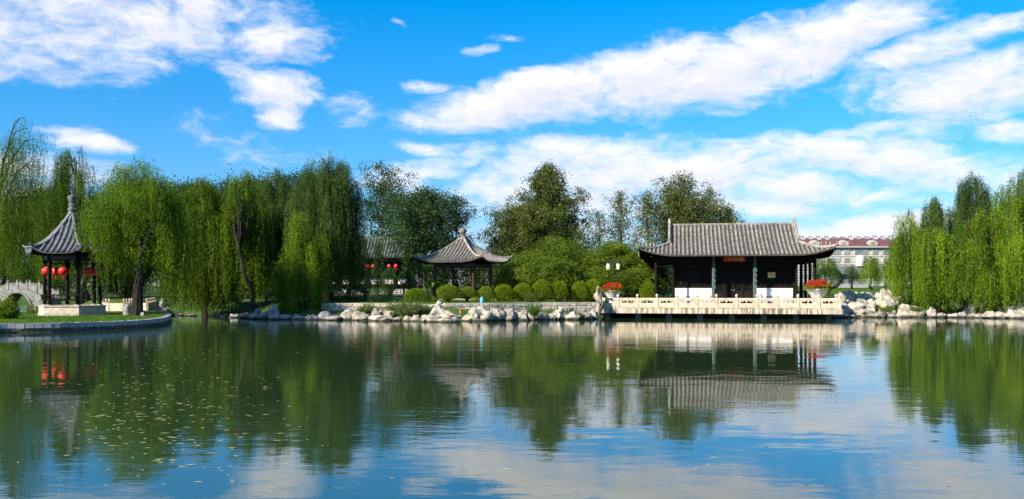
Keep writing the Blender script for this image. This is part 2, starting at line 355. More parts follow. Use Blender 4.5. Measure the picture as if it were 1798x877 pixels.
# ------------------------------------------------------------------ ground and water
def P2(px, Y): return (X(px, Y), Y)
POND = [(-80, 1.5), (66, 1.5), (62, 50), (53, 66), P2(1798, 74), P2(1700, 75.5), P2(1640, 76), P2(1560, 77), P2(1475, 76.5), P2(1460, 77), P2(1060, 76),
        P2(1045, 70.5), P2(950, 69.5), P2(860, 67.5), P2(800, 66.2), P2(755, 65), P2(700, 67), P2(600, 69), P2(500, 69.5), P2(440, 72), P2(370, 77), P2(300, 80), P2(250, 86),
        P2(110, 88), P2(82, 92), P2(82, 150), P2(12, 150), P2(2, 92), P2(-80, 88), (-80, 66)]
PA = np.array(POND); PB = np.roll(PA, -1, axis=0)
def shore_dist(x, y):
    """distance to the pond's edge, negative over the water"""
    x = np.atleast_1d(np.asarray(x, float)); y = np.atleast_1d(np.asarray(y, float))
    best = np.full(x.shape, 1e9); inside = np.zeros(x.shape, bool)
    for (ax, ay), (bx, by) in zip(PA, PB):
        dx, dy = bx - ax, by - ay; t = np.clip(((x - ax) * dx + (y - ay) * dy) / (dx * dx + dy * dy), 0, 1)
        best = np.minimum(best, np.hypot(x - ax - t * dx, y - ay - t * dy))
        c = ((ay > y) != (by > y)) & (x < dx * (y - ay) / (dy if dy else 1e-9) + ax); inside ^= c
    return np.where(inside, -best, best)
DK = [-4, -1.2, 0, 1.0, 2.4, 3.2, 12, 45, 120, 4000]; ZK = [-1.0, -.7, -.05, .32, .48, 1.16, 1.32, 2.1, 2.5, 3.0]
ZR = [-1.0, -.7, -.05, .62, 1.05, 1.28, 1.42, 2.1, 2.5, 3.0]
def height(d, x, y):
    k = np.clip((np.asarray(x) - 26) / 2, 0, 1) * (np.asarray(y) > 40)
    return np.interp(d, DK, ZK) * (1 - k) + np.interp(d, DK, ZR) * k
def ground_z(x, y): return float(height(shore_dist(x, y), x, y)[0])
def axis_pts(parts):
    out = []
    for a, b, s in parts: out += list(np.arange(a, b, s))
    return np.array(out + [parts[-1][1]])
gx = axis_pts([(-3000, -400, 400), (-400, -120, 20), (-120, -62, 2), (-62, 62, .7), (62, 120, 2), (120, 400, 20), (400, 3000, 400)])
gy = axis_pts([(-1500, -100, 200), (-100, -10, 10), (-10, 6, 1), (6, 62, 4), (62, 96, .6), (96, 160, 2), (160, 500, 20), (500, 4000, 350)])
GX, GY = np.meshgrid(gx, gy); dist = shore_dist(GX.ravel(), GY.ravel())
gz = height(dist, GX.ravel(), GY.ravel())
bumps = np.array([noise.noise(Vector((x * .25, y * .25, 1.0))) if abs(x) < 130 and -12 < y < 200 else 0.0 for x, y in zip(GX.ravel(), GY.ravel())])
gz = gz + bumps * .12 * np.clip((dist - 3.3) / 4, 0, 1)
nx, ny = len(gx), len(gy); I = np.arange(nx * ny).reshape(ny, nx)
Fg = np.stack([I[:-1, :-1].ravel(), I[:-1, 1:].ravel(), I[1:, 1:].ravel(), I[1:, :-1].ravel()], 1)
go = link('ground', np_mesh('ground', np.stack([GX.ravel(), GY.ravel(), gz], 1), Fg, M['grass_ground'], smooth=True)); tag(go, 'grassy bank around the pond', kind='structure')
wv = [(x, y, 0.0) for y in (-2, 30, 70, 152) for x in (-84, -30, 20, 70)]
wf = [(r * 4 + c, r * 4 + c + 1, r * 4 + c + 5, r * 4 + c + 4) for r in range(3) for c in range(3)]
wo = MB().add(wv, wf).build('water', M['water']); tag(wo, 'still green pond with soft ripples', kind='structure')

# ------------------------------------------------------------------ vegetation builders
def leaf_mesh(name, P, D, L, Wd, mat, tint, rng):
    P = np.asarray(P); n = len(P)
    D = D / np.maximum(np.linalg.norm(D, axis=1, keepdims=True), 1e-6)
    R = rng.normal(size=(n, 3)); S = np.cross(D, R); S /= np.maximum(np.linalg.norm(S, axis=1, keepdims=True), 1e-6)
    L = L[:, None]; Wd = Wd[:, None]
    V = np.empty((n, 4, 3)); V[:, 0] = P; V[:, 1] = P + D * L * .42 + S * Wd * .5; V[:, 2] = P + D * L; V[:, 3] = P + D * L * .42 - S * Wd * .5
    Fc = np.arange(n * 4).reshape(n, 4)
    return np_mesh(name, V.reshape(-1, 3), Fc, mat, np.clip(tint, 0, 1))

def bez(p0, p1, p2, ts):
    ts = np.asarray(ts)[:, None]; return (1 - ts) ** 2 * p0 + 2 * ts * (1 - ts) * p1 + ts ** 2 * p2

def willow(label, cpx, Y, top_py, hw_px, trunk_px=None, n_br=60, per=22, seed=1, mat='willow', floor=0.15, trunk_r=.34, fork=.34, lean=0.0,
           ry=.85, lower=.42, front_open=False, limbs=9, ds=.12, spread=.19, name='willow_tree', custom=None, group=None, lenlo=.35, baseY=None, tdark=0.0, clump=.34, zj=.10, trail=.0):
    rng = np.random.default_rng(seed)
    tp = cpx if trunk_px is None else trunk_px
    bY = baseY or Y
    bx, by = X(tp, bY), bY; bz = max(ground_z(bx, by), .0) if custom is None else custom['z']
    cx = X(cpx, Y); rx = hw_px * Y / F; ryy = rx * ry; zt = Zp(top_py, Y)
    t = thing(name, label, 'tree', (bx, by, bz), 0, group)
    o = np.array([bx, by, bz]); Fk = np.array([bx + lean, by, bz + fork * (zt - bz)])
    fl = floor; n_br = int(n_br * .62); per = int(per * 1.6)
    br_paths = []; Ps = []; Ds = []; Ts = []
    for i in range(n_br):
        r = math.sqrt(rng.random()); ph = rng.uniform(0, 2 * math.pi)
        z = zt - (zt - fl) * .30 * r ** 2.3 - abs(rng.normal(0, .05)) * (zt - fl)
        z -= zj * (zt - fl) * rng.random() ** 1.5 * (.3 + r)
        low = rng.random() < lower
        if low: r = rng.uniform(.5, 1.05); z -= rng.uniform(.10, .50) * (zt - fl)
        T = np.array([cx + rx * r * math.cos(ph) * .93, Y + ryy * r * math.sin(ph), z])
        C = np.array([Fk[0] * .55 + T[0] * .45, Fk[1] * .55 + T[1] * .45, max(Fk[2], z) + .06 * (zt - fl)])
        ts = np.linspace(0, 1, 9); path = bez(Fk, C, T, ts)
        br_paths.append((path, low, r))
        out = np.array([math.cos(ph), math.sin(ph), 0.0])
        lb = (z - fl) * rng.uniform(lenlo, 1.0) if r < .6 else (z - fl) * rng.uniform(max(lenlo, .5), 1.02)
        hue = rng.normal(0.46, .22) - tdark
        if rng.random() < trail: lb = (z - fl) * rng.uniform(.92, 1.15)
        m = max(4, int(per * rng.uniform(.6, 1.4)))
        tt = 1 - clump * rng.random(m) ** 1.3
        S0 = bez(Fk, C, T, tt) + rng.normal(0, 1, (m, 3)) * np.array([spread, spread, .22])
        Ls = np.minimum(lb * rng.uniform(.55, 1.05, m), S0[:, 2] - fl - rng.uniform(0, .5, m))
        if front_open:
            infront = (S0[:, 1] < by - .2) & (np.abs(S0[:, 0] - bx - .3) < 1.6)
            Ls = np.where(infront, Ls * .25, Ls)
            Ls = np.where((S0[:, 1] < by + .3) & (rng.random(m) < .6), np.minimum(Ls, S0[:, 2] - 4.0), Ls)
            Ls = np.where(S0[:, 0] < X(192, 64), np.minimum(Ls, S0[:, 2] - 4.7), Ls)
        Ls = np.maximum(Ls, .4)
        cnt = np.maximum((Ls / ds).astype(int), 3); idx = np.repeat(np.arange(m), cnt)
        s = rng.random(len(idx)) * Ls[idx]
        oa = rng.uniform(.05, .40, m); od = out[None, :] + rng.normal(0, .6, (m, 3)) * np.array([1, 1, 0])
        P = S0[idx] + od[idx] * (oa[idx] * (1 - np.exp(-s / .7)))[:, None]
        P[:, 2] = S0[idx, 2] - s + .28 * (1 - np.exp(-s / .35))
        ph2 = rng.uniform(0, 6.3, m)
        sw = .07 * np.sin(s * .9 + ph2[idx]) * np.minimum(s, 2)
        P[:, 0] += sw; P[:, 1] += sw * .6
        P += rng.normal(0, .018, P.shape)
        D = rng.normal(0, .42, P.shape); D[:, 2] = -1.0 + rng.normal(0, .25, len(P))
        topw = s < .5; D[topw, 2] += .7
        Ps.append(P); Ds.append(D)
        hs = hue + rng.normal(0, .17, m)
        Ts.append(hs[idx] + rng.normal(0, .13, len(idx)))
    P = np.concatenate(Ps); D = np.concatenate(Ds); T = np.concatenate(Ts)
    ok = P[:, 2] > fl - .1; P, D, T = P[ok], D[ok], T[ok]
    n = len(P)
    link('crown', leaf_mesh('crown', P - o, D, rng.uniform(.13, .25, n), rng.uniform(.028, .045, n), M[mat], T, rng), t)
    mb = MB()
    if custom:
        for path, rad in custom['paths']: mb.tube([Vector(p) - Vector(o) for p in path], rad, 9)
        start = [Vector(p) for p in custom['tips']]
    else:
        k = 7
        path = [Vector((lean * (j / k) ** 1.5 + .12 * math.sin(j * 1.3 + seed), .1 * math.cos(j + seed), (Fk[2] - bz) * j / k - (.15 if j == 0 else 0))) for j in range(k + 1)]
        path[-1] = Vector(Fk - o)
        mb.tube(path, [trunk_r * (1.45 - .6 * min(j / 2, 1) - .25 * j / k) for j in range(k + 1)], 9)
    mb.build('trunk', M['bark'], t, True)
    lm = MB()
    cand = [b for b in br_paths if not b[1]][:limbs]
    for path, low, r in cand:
        p = path
        if custom:
            s0 = min(start, key=lambda q: (q - Vector(p[6])).length); p = bez(np.array(s0), (np.array(s0) + p[8]) / 2 + np.array([0, 0, .5]), p[8], np.linspace(0, 1, 8))
        q = [Vector(a - o) + Vector(rng.normal(0, .10, 3)) * (1 if 0 < j < len(p) - 1 else 0) for j, a in enumerate(p)]
        lm.tube(q, list(np.linspace(trunk_r * .42, .025, len(q))), 6)
    lm.build('limb', M['bark'], t, True)
    return t

def broadleaf(label, px, Y, top_py, profile, n_br=60, per=4, leaves=20, size=.2, seed=1, mat='broad', up=.55, trunk_r=.2, h0=.2, clr=.42, stems=1, stem_spread=.6, lean=0.0, name='broadleaf_tree', bark='bark_grey', group=None, wide=.55):
    rng = np.random.default_rng(seed); bx, by = X(px, Y), Y; bz = ground_z(bx, by)
    H = Zp(top_py, Y) - bz; t = thing(name, label, 'tree', (bx, by, bz), 0, group)
    hs_, rs_ = zip(*profile); tb = MB(); lb = MB(); Ps = []; Ts = []
    for k in range(stems):
        sa = rng.uniform(0, 6.28); Hs = H * (1 if k == 0 else rng.uniform(.72, .97)); so_ = 0 if k == 0 else stem_spread * rng.uniform(.5, 1)
        ax = [Vector((so_ * math.cos(sa) * (j / 6) ** 1.2 + lean * (j / 6) ** 2 + rng.normal(0, .06), so_ * math.sin(sa) * (j / 6) + rng.normal(0, .06), Hs * j / 6 - (.2 if j == 0 else 0))) for j in range(7)]
        tb.tube(ax, [trunk_r * (1.25 if j == 0 else 1 - .93 * j / 6) + .012 for j in range(7)], 8)
        for i in range(n_br // stems):
            h = h0 + (1 - h0) * ((i + rng.random()) / (n_br // stems)) ** .9
            j = min(int(h * 6), 5); f = h * 6 - j; p0 = ax[j].lerp(ax[j + 1], f)
            L = np.interp(h, hs_, rs_) * rng.uniform(.38, 1.28) / (1 if stems == 1 else 1.25); a = i * 2.4 + rng.normal(0, .5) + k
            u = up * rng.uniform(.5, 1.4) + .35 * h
            end = p0 + Vector((math.cos(a) * L, math.sin(a) * L, L * u)); mid = p0.lerp(end, .5) + Vector((0, 0, -.12 * L))
            if end.z > Hs * 1.02: end.z = Hs * rng.uniform(.93, 1.02 if stems == 1 else 1.07)
            lb.tube([p0, mid, end], [max(.012, .035 * L * .6), .02 + .004 * L, .008], 5, caps=False)
            m = max(2, int(per * L / 1.2 + 1))
            hue = rng.normal(.45, .16)
            for q in range(m):
                tq = .35 + .65 * (q + rng.random() * .8) / m
                c = Vector(bez(np.array(p0), np.array(mid), np.array(end), [tq])[0]) + Vector(rng.normal(0, .16 + .05 * L, 3))
                nl = int(leaves * rng.uniform(.5, 1.5)); pts = rng.normal(0, clr * rng.uniform(.6, 1.2), (nl, 3)) * np.array([1, 1, .75])
                Ps.append(np.array(c) + pts); Ts.append(hue + rng.normal(0, .1) + rng.normal(0, .17, nl))
        nl = leaves * 2; Ps.append(np.array(ax[-1]) + rng.normal(0, .25, (nl, 3)) * np.array([1, 1, 1.4])); Ts.append(np.full(nl, .5))
    P = np.concatenate(Ps); T = np.concatenate(Ts); n = len(P)
    D = rng.normal(0, 1, (n, 3)); D[:, 2] -= .5
    link('crown', leaf_mesh('crown', P, D, size * rng.uniform(.7, 1.35, n), size * wide * rng.uniform(.8, 1.2, n), M[mat], T, rng), t)
    tb.build('trunk', M[bark], t, True); lb.build('branch', M[bark], t)
    return t

def bamboo(label, px, Y, top_py, hw_px, n=40, seed=1, mat='bamboo', group='bamboo clumps between the square pavilion and the hall', dark=0.0):
    rng = np.random.default_rng(seed); bx, by = X(px, Y), Y; bz = ground_z(bx, by); H = Zp(top_py, Y) - bz; rad = hw_px * Y / F
    t = thing('bamboo_clump', label, 'bamboo', (bx, by, bz), 0, group); cm = MB(); Ps = []; Ds = []; Ts = []
    for i in range(n):
        a = rng.uniform(0, 6.28); r = rad * math.sqrt(rng.random()); h = H * rng.uniform(.5, 1.0) * (1 - .28 * (r / rad) ** 2)
        b = np.array([rng.normal(0, .3), rng.normal(0, .3), -.1]); e = np.array([r * math.cos(a), r * math.sin(a), h]); c = np.array([b[0] + .25 * e[0], b[1] + .25 * e[1], h * .95])
        path = bez(b, c, e, np.linspace(0, 1, 7)); cm.tube([Vector(p) for p in path], list(np.linspace(.035, .01, 7)), 5, caps=False)
        tip = e + np.array([math.cos(a) * .6, math.sin(a) * .6, -.55]) * rng.uniform(.5, 1.3)
        hue = rng.normal(.47, .22) - dark
        for q in np.linspace(.30, 1.15, 9):
            pc = bez(b, c, e, [min(q, 1.0)])[0]
            if q > 1: pc = e + (tip - e) * (q - 1) / .15
            nl = 46; rr = .34 * (1.15 if .6 < q < 1.05 else .7)
            pts = rng.normal(0, rr, (nl, 3)) * np.array([1, 1, .55]); Ps.append(pc + pts)
            d = pts * np.array([1, 1, .2]) / rr + rng.normal(0, .35, (nl, 3)); d[:, 2] -= .75; Ds.append(d); Ts.append(hue + rng.normal(0, .06) + rng.normal(0, .13, nl) + .25 * pts[:, 2])
    P = np.concatenate(Ps); D = np.concatenate(Ds); T = np.concatenate(Ts); k = P[:, 2] > .1; P, D, T = P[k], D[k], T[k]; nn = len(P)
    link('foliage', leaf_mesh('foliage', P, D, rng.uniform(.2, .42, nn), rng.uniform(.04, .075, nn), M[mat], T, rng), t)
    cm.build('culm', M['bark_grey'], t)
    return t

def tuft(name, label, cat, loc, n, h, spread, mat, seed=1, wid=.03, droop=.5, group=None, leafy=False):
    rng = np.random.default_rng(seed); P = []; D = []
    if leafy:
        m = max(6, n // 14)
        for i in range(m):
            a = rng.uniform(0, 6.28); r = spread * math.sqrt(rng.random()); hh = h * rng.uniform(.4, 1) * (1 - .5 * (r / spread) ** 2)
            s = rng.random(14); P.append(np.stack([r * math.cos(a) * (.4 + .6 * s), r * math.sin(a) * (.4 + .6 * s), hh * s], 1) + rng.normal(0, .05, (14, 3))); D.append(rng.normal(0, 1, (14, 3)) + np.array([math.cos(a), math.sin(a), .2]))
        P = np.concatenate(P); D = np.concatenate(D); L = rng.uniform(.10, .22, len(P))
    else:
        a = rng.uniform(0, 6.28, n); r = spread * np.sqrt(rng.random(n)); P = np.stack([r * np.cos(a) * .35, r * np.sin(a) * .35, np.zeros(n)], 1)
        D = np.stack([np.cos(a) * r / spread * droop, np.sin(a) * r / spread * droop, np.ones(n)], 1) + rng.normal(0, .12, (n, 3)); L = h * rng.uniform(.45, 1.0, n)
    t = thing(name, label, cat, loc, 0, group)
    P[:, 2] = np.maximum(P[:, 2], 0)
    link('foliage', leaf_mesh('foliage', P, D, L, np.full(len(P), wid), M[mat], rng.normal(.5, .2, len(P)), rng), t)
    return t

def dome_leaves(seed, n, flat=.0, lo=.86):
    """leaves over a clipped dome of unit radius, base at z=0"""
    rng = np.random.default_rng(seed); d = rng.normal(size=(n, 3)); d /= np.linalg.norm(d, axis=1, keepdims=True)
    r = lo + (1.0 - lo) * rng.random(n) ** .5; wob = np.array([noise.noise(Vector(q * 3.1) + Vector((seed, 0, 0))) for q in d]) * .10
    r = np.where(rng.random(n) < .03, r + rng.random(n) * .12, r)
    P = d * (r + wob)[:, None]; D = d * .6 + rng.normal(0, .7, (n, 3))
    return P, D, rng
def dome_mesh(seed, n, mat, leaf=.085):
    P, D, rng = dome_leaves(seed, n)
    return leaf_mesh('clipped_crown', P, D, leaf * rng.uniform(.7, 1.4, len(P)), leaf * .55 * rng.uniform(.8, 1.2, len(P)), M[mat], rng.normal(.5, .2, len(P)), rng)
DOMES = {}
def dome(mat, k):
    if (mat, k) not in DOMES: DOMES[mat, k] = dome_mesh(20 + k, 7000, mat)
    return DOMES[mat, k]
def bush(label, px, Y, top_py, bot_py, w_px, mat='boxwood', k=0, stem=True, group=None, name='clipped_bush', zb=None):
    bx = X(px, Y); bz = ground_z(bx, Y) if zb is None else zb
    zt = Zp(top_py, Y); r = w_px * Y / F / 2; zlow = max(Zp(bot_py, Y), bz - .05); c = (zt + zlow) / 2; rz = (zt - zlow) / 2
    if rz < .62 * r: c = zt - .62 * r; rz = .62 * r
    t = thing(name, label, 'bush', (bx, Y, bz), 0, group)
    link('crown', dome(mat, k), t, (0, 0, c - bz), (0, 0, k * 1.3 + px), (r * (1 + .07 * math.sin(px)), r * (1 + .07 * math.cos(px * 1.3)), rz))
    mb = MB()
    for a in range(4 if stem else 1):
        an = a * 1.7 + px; mb.tube([(0.05 * math.cos(an), .05 * math.sin(an), -.1), (.14 * r * math.cos(an), .14 * r * math.sin(an), (c - bz) * .4), (.4 * r * math.cos(an), .4 * r * math.sin(an), c - bz)], [.06, .05, .02], 6)
    mb.build('stem', M['bark'], t)
    return t

def rock_mesh(seed, sx, sy, sz, mat, amp=.30, freq=1.5, sub=3, shape=None, holes=.12):
    bm = bmesh.new(); bmesh.ops.create_icosphere(bm, subdivisions=sub, radius=1.0)
    s = Vector((seed * 7.31, seed * 3.17, seed * 1.7))
    for v in bm.verts:
        d = v.co.normalized(); q = 1 + amp * noise.noise(d * freq + s) + amp * .55 * noise.noise(d * freq * 2.3 + s) + .10 * noise.noise(d * freq * 5.5 + s)
        q -= holes * max(0.0, noise.noise(d * 3.4 + s * 2) - .15) * 3
        # blocky: pull towards a rounded box
        b = 1.0 / max(abs(d.x), abs(d.y), abs(d.z)); q *= (1 - .30) + .30 * b * .82
        v.co = d * q
    rt = Matrix.Rotation(seed * 2.13, 3, 'Z') @ Matrix.Rotation(.35 * math.sin(seed * 1.7), 3, 'X') @ Matrix.Rotation(.45 * math.sin(seed * 3.1), 3, 'Y')
    for v in bm.verts:
        if shape: v.co = shape(v.co)
        else: v.co = rt @ v.co
        v.co = Vector((v.co.x * sx, v.co.y * sy, v.co.z * sz))
    zmin = -.55 * sz
    for v in bm.verts:
        if v.co.z < zmin: v.co.z = zmin
        v.co.z -= zmin
    me = bpy.data.meshes.new('rock'); bm.to_mesh(me); bm.free(); me.materials.append(mat)
    for p in me.polygons: p.use_smooth = True
    try: me.set_sharp_from_angle(angle=math.radians(50))
    except Exception: pass
    return me
def rock(label, px, Y, top_py, w_px, z0=-.12, mat='rock', seed=1, depth=.8, amp=.3, rot=None, group=None, shape=None, name='shore_rock', sub=3, cat='rock', holes=.12):
    w = w_px * Y / F; h = max(Zp(top_py, Y) - z0, .15)
    me = rock_mesh(seed, w / 2 * 1.02, w / 2 * depth, h / 1.52, M[mat], amp, 1.4, sub, shape, holes)
    zs = [v.co.z for v in me.vertices]; k = h / max(zs); xs = [v.co.x for v in me.vertices]; kx = w / (max(xs) - min(xs)); mx = (max(xs) + min(xs)) / 2
    for v in me.vertices: v.co.z *= k; v.co.x = (v.co.x - mx) * kx
    o = link(name, me, None, (X(px, Y), Y, z0)); 
    return tag(o, label, cat, group)

# ------------------------------------------------------------------ Chinese roofs and pavilions
def row_mesh(path, r=.085):
    """one row of barrel tiles running up the roof, closed with a round end at the eave"""
    mb = MB(); n = 7; path = [Vector(p) for p in path]; k = len(path); V = []
    for i, p in enumerate(path):
        d = (path[min(i + 1, k - 1)] - path[max(i - 1, 0)]).normalized(); s = d.cross(Vector((0, 0, 1))).normalized(); u = s.cross(d)
        V += [p + r * (math.cos(math.pi * j / (n - 1)) * s + (math.sin(math.pi * j / (n - 1)) * 1.05 - .1) * u) for j in range(n)]
    Fs = [(i * n + j, i * n + j + 1, (i + 1) * n + j + 1, (i + 1) * n + j) for i in range(k - 1) for j in range(n - 1)] + [tuple(range(n))]
    return mb.add(V, Fs)

def pavilion(label, px, Y, z0, n, rot0, Rc, Re, z_floor, z_beam, z_eave, z_apex, tile, trough, ridge_mat, lift, name, cat='pavilion', pitch=.34, fin='ball', zfin=1.0, plinthR=None, wood='wood', bench=True):
    t = thing(name, label, cat, (X(px, Y), Y, z0)); al = [rot0 + 2 * math.pi * k / n for k in range(n)]
    zf, zb, ze, za = z_floor - z0, z_beam - z0, z_eave - z0, z_apex - z0
    cor = lambda R, k, z: Vector((R * math.cos(al[k % n]), R * math.sin(al[k % n]), z))
    if plinthR:
        MB().prism([(plinthR * 1.02 * math.cos(a), plinthR * 1.02 * math.sin(a)) for a in al], -.25, zf * .38).build('plinth_course', M['bank_stone'], t)
        MB().prism([(plinthR * math.cos(a), plinthR * math.sin(a)) for a in al], zf * .38 + .002, zf).build('plinth', M['marble'], t)
        MB().prism([(plinthR * 1.03 * math.cos(a), plinthR * 1.03 * math.sin(a)) for a in al], zf + .002, zf + .07).build('plinth_cap', M['marble'], t)
    for k in range(n):
        c = cor(Rc, k, 0)
        MB().lathe([(.15, zf + .05), (.135, zf + .3), (.125, zb)], 12, (c.x, c.y, 0)).build('column', M[wood], t, True)
        MB().lathe([(.19, zf), (.22, zf + .07), (.19, zf + .14)], 12, (c.x, c.y, 0)).build('column_base', M['granite'], t, True)
        a, b = cor(Rc, k, 0), cor(Rc, k + 1, 0)
        MB().bar(a + Vector((0, 0, zb - .16)), b + Vector((0, 0, zb - .16)), .14, .30).build('beam', M['beam_paint'], t)
        MB().bar(a * 1.05 + Vector((0, 0, zb + .12)), b * 1.05 + Vector((0, 0, zb + .12)), .2, .2).build('eave_purlin', M['rafter'], t)
        fr = MB(); u = (b - a).normalized(); Lb = (b - a).length
        zt_, zl = zb - .36, zb - .72
        fr.bar(a + Vector((0, 0, zl + .16)), b + Vector((0, 0, zl + .16)), .04, .04)
        for q in np.arange(.22, Lb - .15, .2): p = a + u * q; fr.bar(p + Vector((0, 0, zl + .16)), p + Vector((0, 0, zt_ + .1)), .03, .03)
        for e in (.16, Lb - .16):
            p = a + u * e; fr.bar(p + Vector((0, 0, zl - .12)), p + Vector((0, 0, zt_)), .03, .05)
            p2 = a + u * (e + (.28 if e < 1 else -.28)); fr.bar(p + Vector((0, 0, zl - .08)), p2 + Vector((0, 0, zl + .14)), .03, .05)
        fr.build('hanging_lattice', M[wood], t)
        if bench and k != bench - 1:
            bm_ = MB(); o1 = 1.06
            bm_.bar(a * o1 + Vector((0, 0, zf + .44)), b * o1 + Vector((0, 0, zf + .44)), .34, .06)
            bm_.bar(a * 1.16 + Vector((0, 0, zf + .80)), b * 1.16 + Vector((0, 0, zf + .80)), .06, .07)
            for q in np.linspace(.1, .9, 7): p = a.lerp(b, q); bm_.bar(p * 1.12 + Vector((0, 0, zf + .46)), p * 1.16 + Vector((0, 0, zf + .8)), .035, .035)
            bm_.build('bench_rail', M[wood], t)
    ap = Re * math.cos(math.pi / n); hw = Re * math.sin(math.pi / n)
    def zr(e, l):
        s = min(max(e / ap, 0), 1); z = ze + (za - ze) * (.50 * s + .50 * s ** 2.3)
        w_ = max(hw * (1 - s), 1e-3); c = max((abs(l) / hw - .35) / .65, 0) ** 2
        return z + lift * c * max(0, 1 - e / (ap * .55))
    for k in range(n):
        am = al[k] + math.pi / n; nn = Vector((math.cos(am), math.sin(am), 0)); tt = Vector((-math.sin(am), math.cos(am), 0))
        pt = lambda e, l, dz=0: nn * (ap - e) + tt * l + Vector((0, 0, zr(e, l) + dz))
        g = [[tuple(pt(e, l * hw * (1 - e / ap))) for l in np.linspace(-1, 1, 13)] for e in np.linspace(0, ap * .965, 10)]
        MB().grid(g, .10).build('roof_face', M[trough], t)
        m = int(hw / pitch)
        for i in range(-m, m + 1):
            l = i * pitch; emax = ap * (1 - abs(l) / hw) - .06
            if emax < .3: continue
            row_mesh([pt(e, l, .015) for e in np.linspace(-.05, min(emax, ap * .95), 8)], pitch * .26).build('tile_row', M[tile], t, True)
        sf = MB()
        for i in range(-m * 2, m * 2 + 1):
            l = i * pitch * .5 + pitch * .25
            if abs(l) < hw * .93: sf.bar(pt(.06, l, -.15), pt(min(ap * .5, max(.2, ap * (1 - abs(l) / hw))), l, -.15), .07, .07)
        sf.build('rafter', M['rafter'], t)
        hp = [Vector((math.cos(al[k]) * Re * (1 - s), math.sin(al[k]) * Re * (1 - s), zr(ap * s, hw * (1 - s)) + .07)) for s in np.linspace(0, .965, 12)]
        tip = hp[0] + (hp[0] - hp[1]).normalized() * .18 + Vector((0, 0, .16))
        MB().tube([tip] + hp, [.05, .085] + [.10] * 10 + [.09], 8).build('hip_ridge', M[ridge_mat], t, True)
        MB().bar(Vector((math.cos(al[k]) * Re * .35, math.sin(al[k]) * Re * .35, zr(ap * .6, hw * .35) - .25)), hp[0] + Vector((0, 0, -.28)), .14, .18).build('corner_rafter', M['rafter'], t)
    if fin == 'ball':
        pr = [(.34, -.22), (.30, .0), (.22, .10), (.20, .2), (.26, .28)] + [(.30 * math.cos(a) + .02, .28 + .30 + .30 * math.sin(a)) for a in np.linspace(-1.1, 1.5, 9)]
    else:
        pr = [(.30, -.25), (.26, .0), (.32, .06), (.32, .16), (.22, .22), (.22, .34), (.28, .40), (.28, .48), (.20, .54), (.22, .6), (.34, 1.12), (.30, 1.16), (.12, 1.18), (.05, 1.3), (.01, 1.42)]
    MB().lathe([(r * zfin ** .5, z * zfin) for r, z in pr], 18, (0, 0, za - .02)).build('finial', M['slate' if fin != 'ball' else 'tile'], t, True)
    return t

# ------------------------------------------------------------------ lettering
def text_mesh(s, size, mat, depth=.01):
    cu = bpy.data.curves.new('lettering', 'FONT'); cu.body = s; cu.size = size; cu.extrude = depth; cu.align_x = 'CENTER'; cu.align_y = 'CENTER'; cu.resolution_u = 2
    ob = bpy.data.objects.new('lettering', cu); COL.objects.link(ob); bpy.context.view_layer.update()
    me = bpy.data.meshes.new_from_object(ob.evaluated_get(bpy.context.evaluated_depsgraph_get())); me.name = 'lettering'
    bpy.data.objects.remove(ob); me.materials.clear(); me.materials.append(mat); return me

# ------------------------------------------------------------------ lake hall on its stone terrace
ROT = math.radians(-10); OX, OY = 16.09, 71.7
def loc_h(lx, ly, z=0.0): return (OX + lx * math.cos(ROT) - ly * math.sin(ROT), OY + lx * math.sin(ROT) + ly * math.cos(ROT), z)

te = thing('stone_terrace', 'streaked stone terrace slab standing over the water before the hall', 'terrace', loc_h(0, 0), ROT)
MB().box(-9.5, 9.5, -.12, 5.2, .40, .80).build('slab', M['slab'], te)
MB().box(-9.35, 9.35, .05, 5.1, .802, .815).build('paving', M['paving'], te)
for i in range(8):
    x = -8.6 + i * 2.45
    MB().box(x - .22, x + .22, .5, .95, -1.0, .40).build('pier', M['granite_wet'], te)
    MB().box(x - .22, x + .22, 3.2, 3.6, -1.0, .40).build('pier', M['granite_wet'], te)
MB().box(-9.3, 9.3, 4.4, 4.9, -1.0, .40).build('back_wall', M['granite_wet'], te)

ba = thing('stone_balustrade', 'carved pale marble balustrade along the edge of the terrace', 'balustrade', loc_h(0, 0, .80), ROT)
def post_mesh():
    mb = MB(); mb.box(-.105, .105, -.105, .105, 0, .84); mb.lathe([(.06, .84), (.075, .87), (.06, .90), (.10, .94), (.115, 1.0), (.10, 1.08), (.04, 1.14)], 10); return mb.mesh('post', M['marble'], True)
PM = post_mesh()
def bay_meshes(w):
    a = MB().box(-w / 2, w / 2, -.06, .06, .03, .42); a.box(-w / 2 + .08, w / 2 - .08, -.075, -.062, .10, .35)
    h = MB().box(-w / 2, w / 2, -.075, .075, .62, .70); h.tube([(-w / 2, 0, .74), (w / 2, 0, .74)], .085, 8)
    s = MB()
    for x0 in (-w / 2 + .03, w / 2 - .20): s.box(x0, x0 + .17, -.05, .05, .42, .62)
    s.lathe([(.06, .42), (.035, .46), (.09, .53), (.10, .57), (.05, .62)], 8)
    for q in (-1, 1): s.tube([(q * .22, 0, .62), (q * .30, 0, .56), (q * .42, 0, .60)], [.05, .06, .04], 6)
    return a.mesh('panel', M['marble']), h.mesh('handrail', M['marble'], True), s.mesh('cloud_support', M['marble'], True)
NB = 12; BW = 18.5 / NB; PMs = bay_meshes(BW - .21)
for i in range(NB + 1): link('post', PM, ba, (-9.25 + i * BW, 0, .0))
for i in range(NB):
    for nm, me in zip(('panel', 'handrail', 'cloud_support'), PMs): link(nm, me, ba, (-9.25 + (i + .5) * BW, 0, .0))
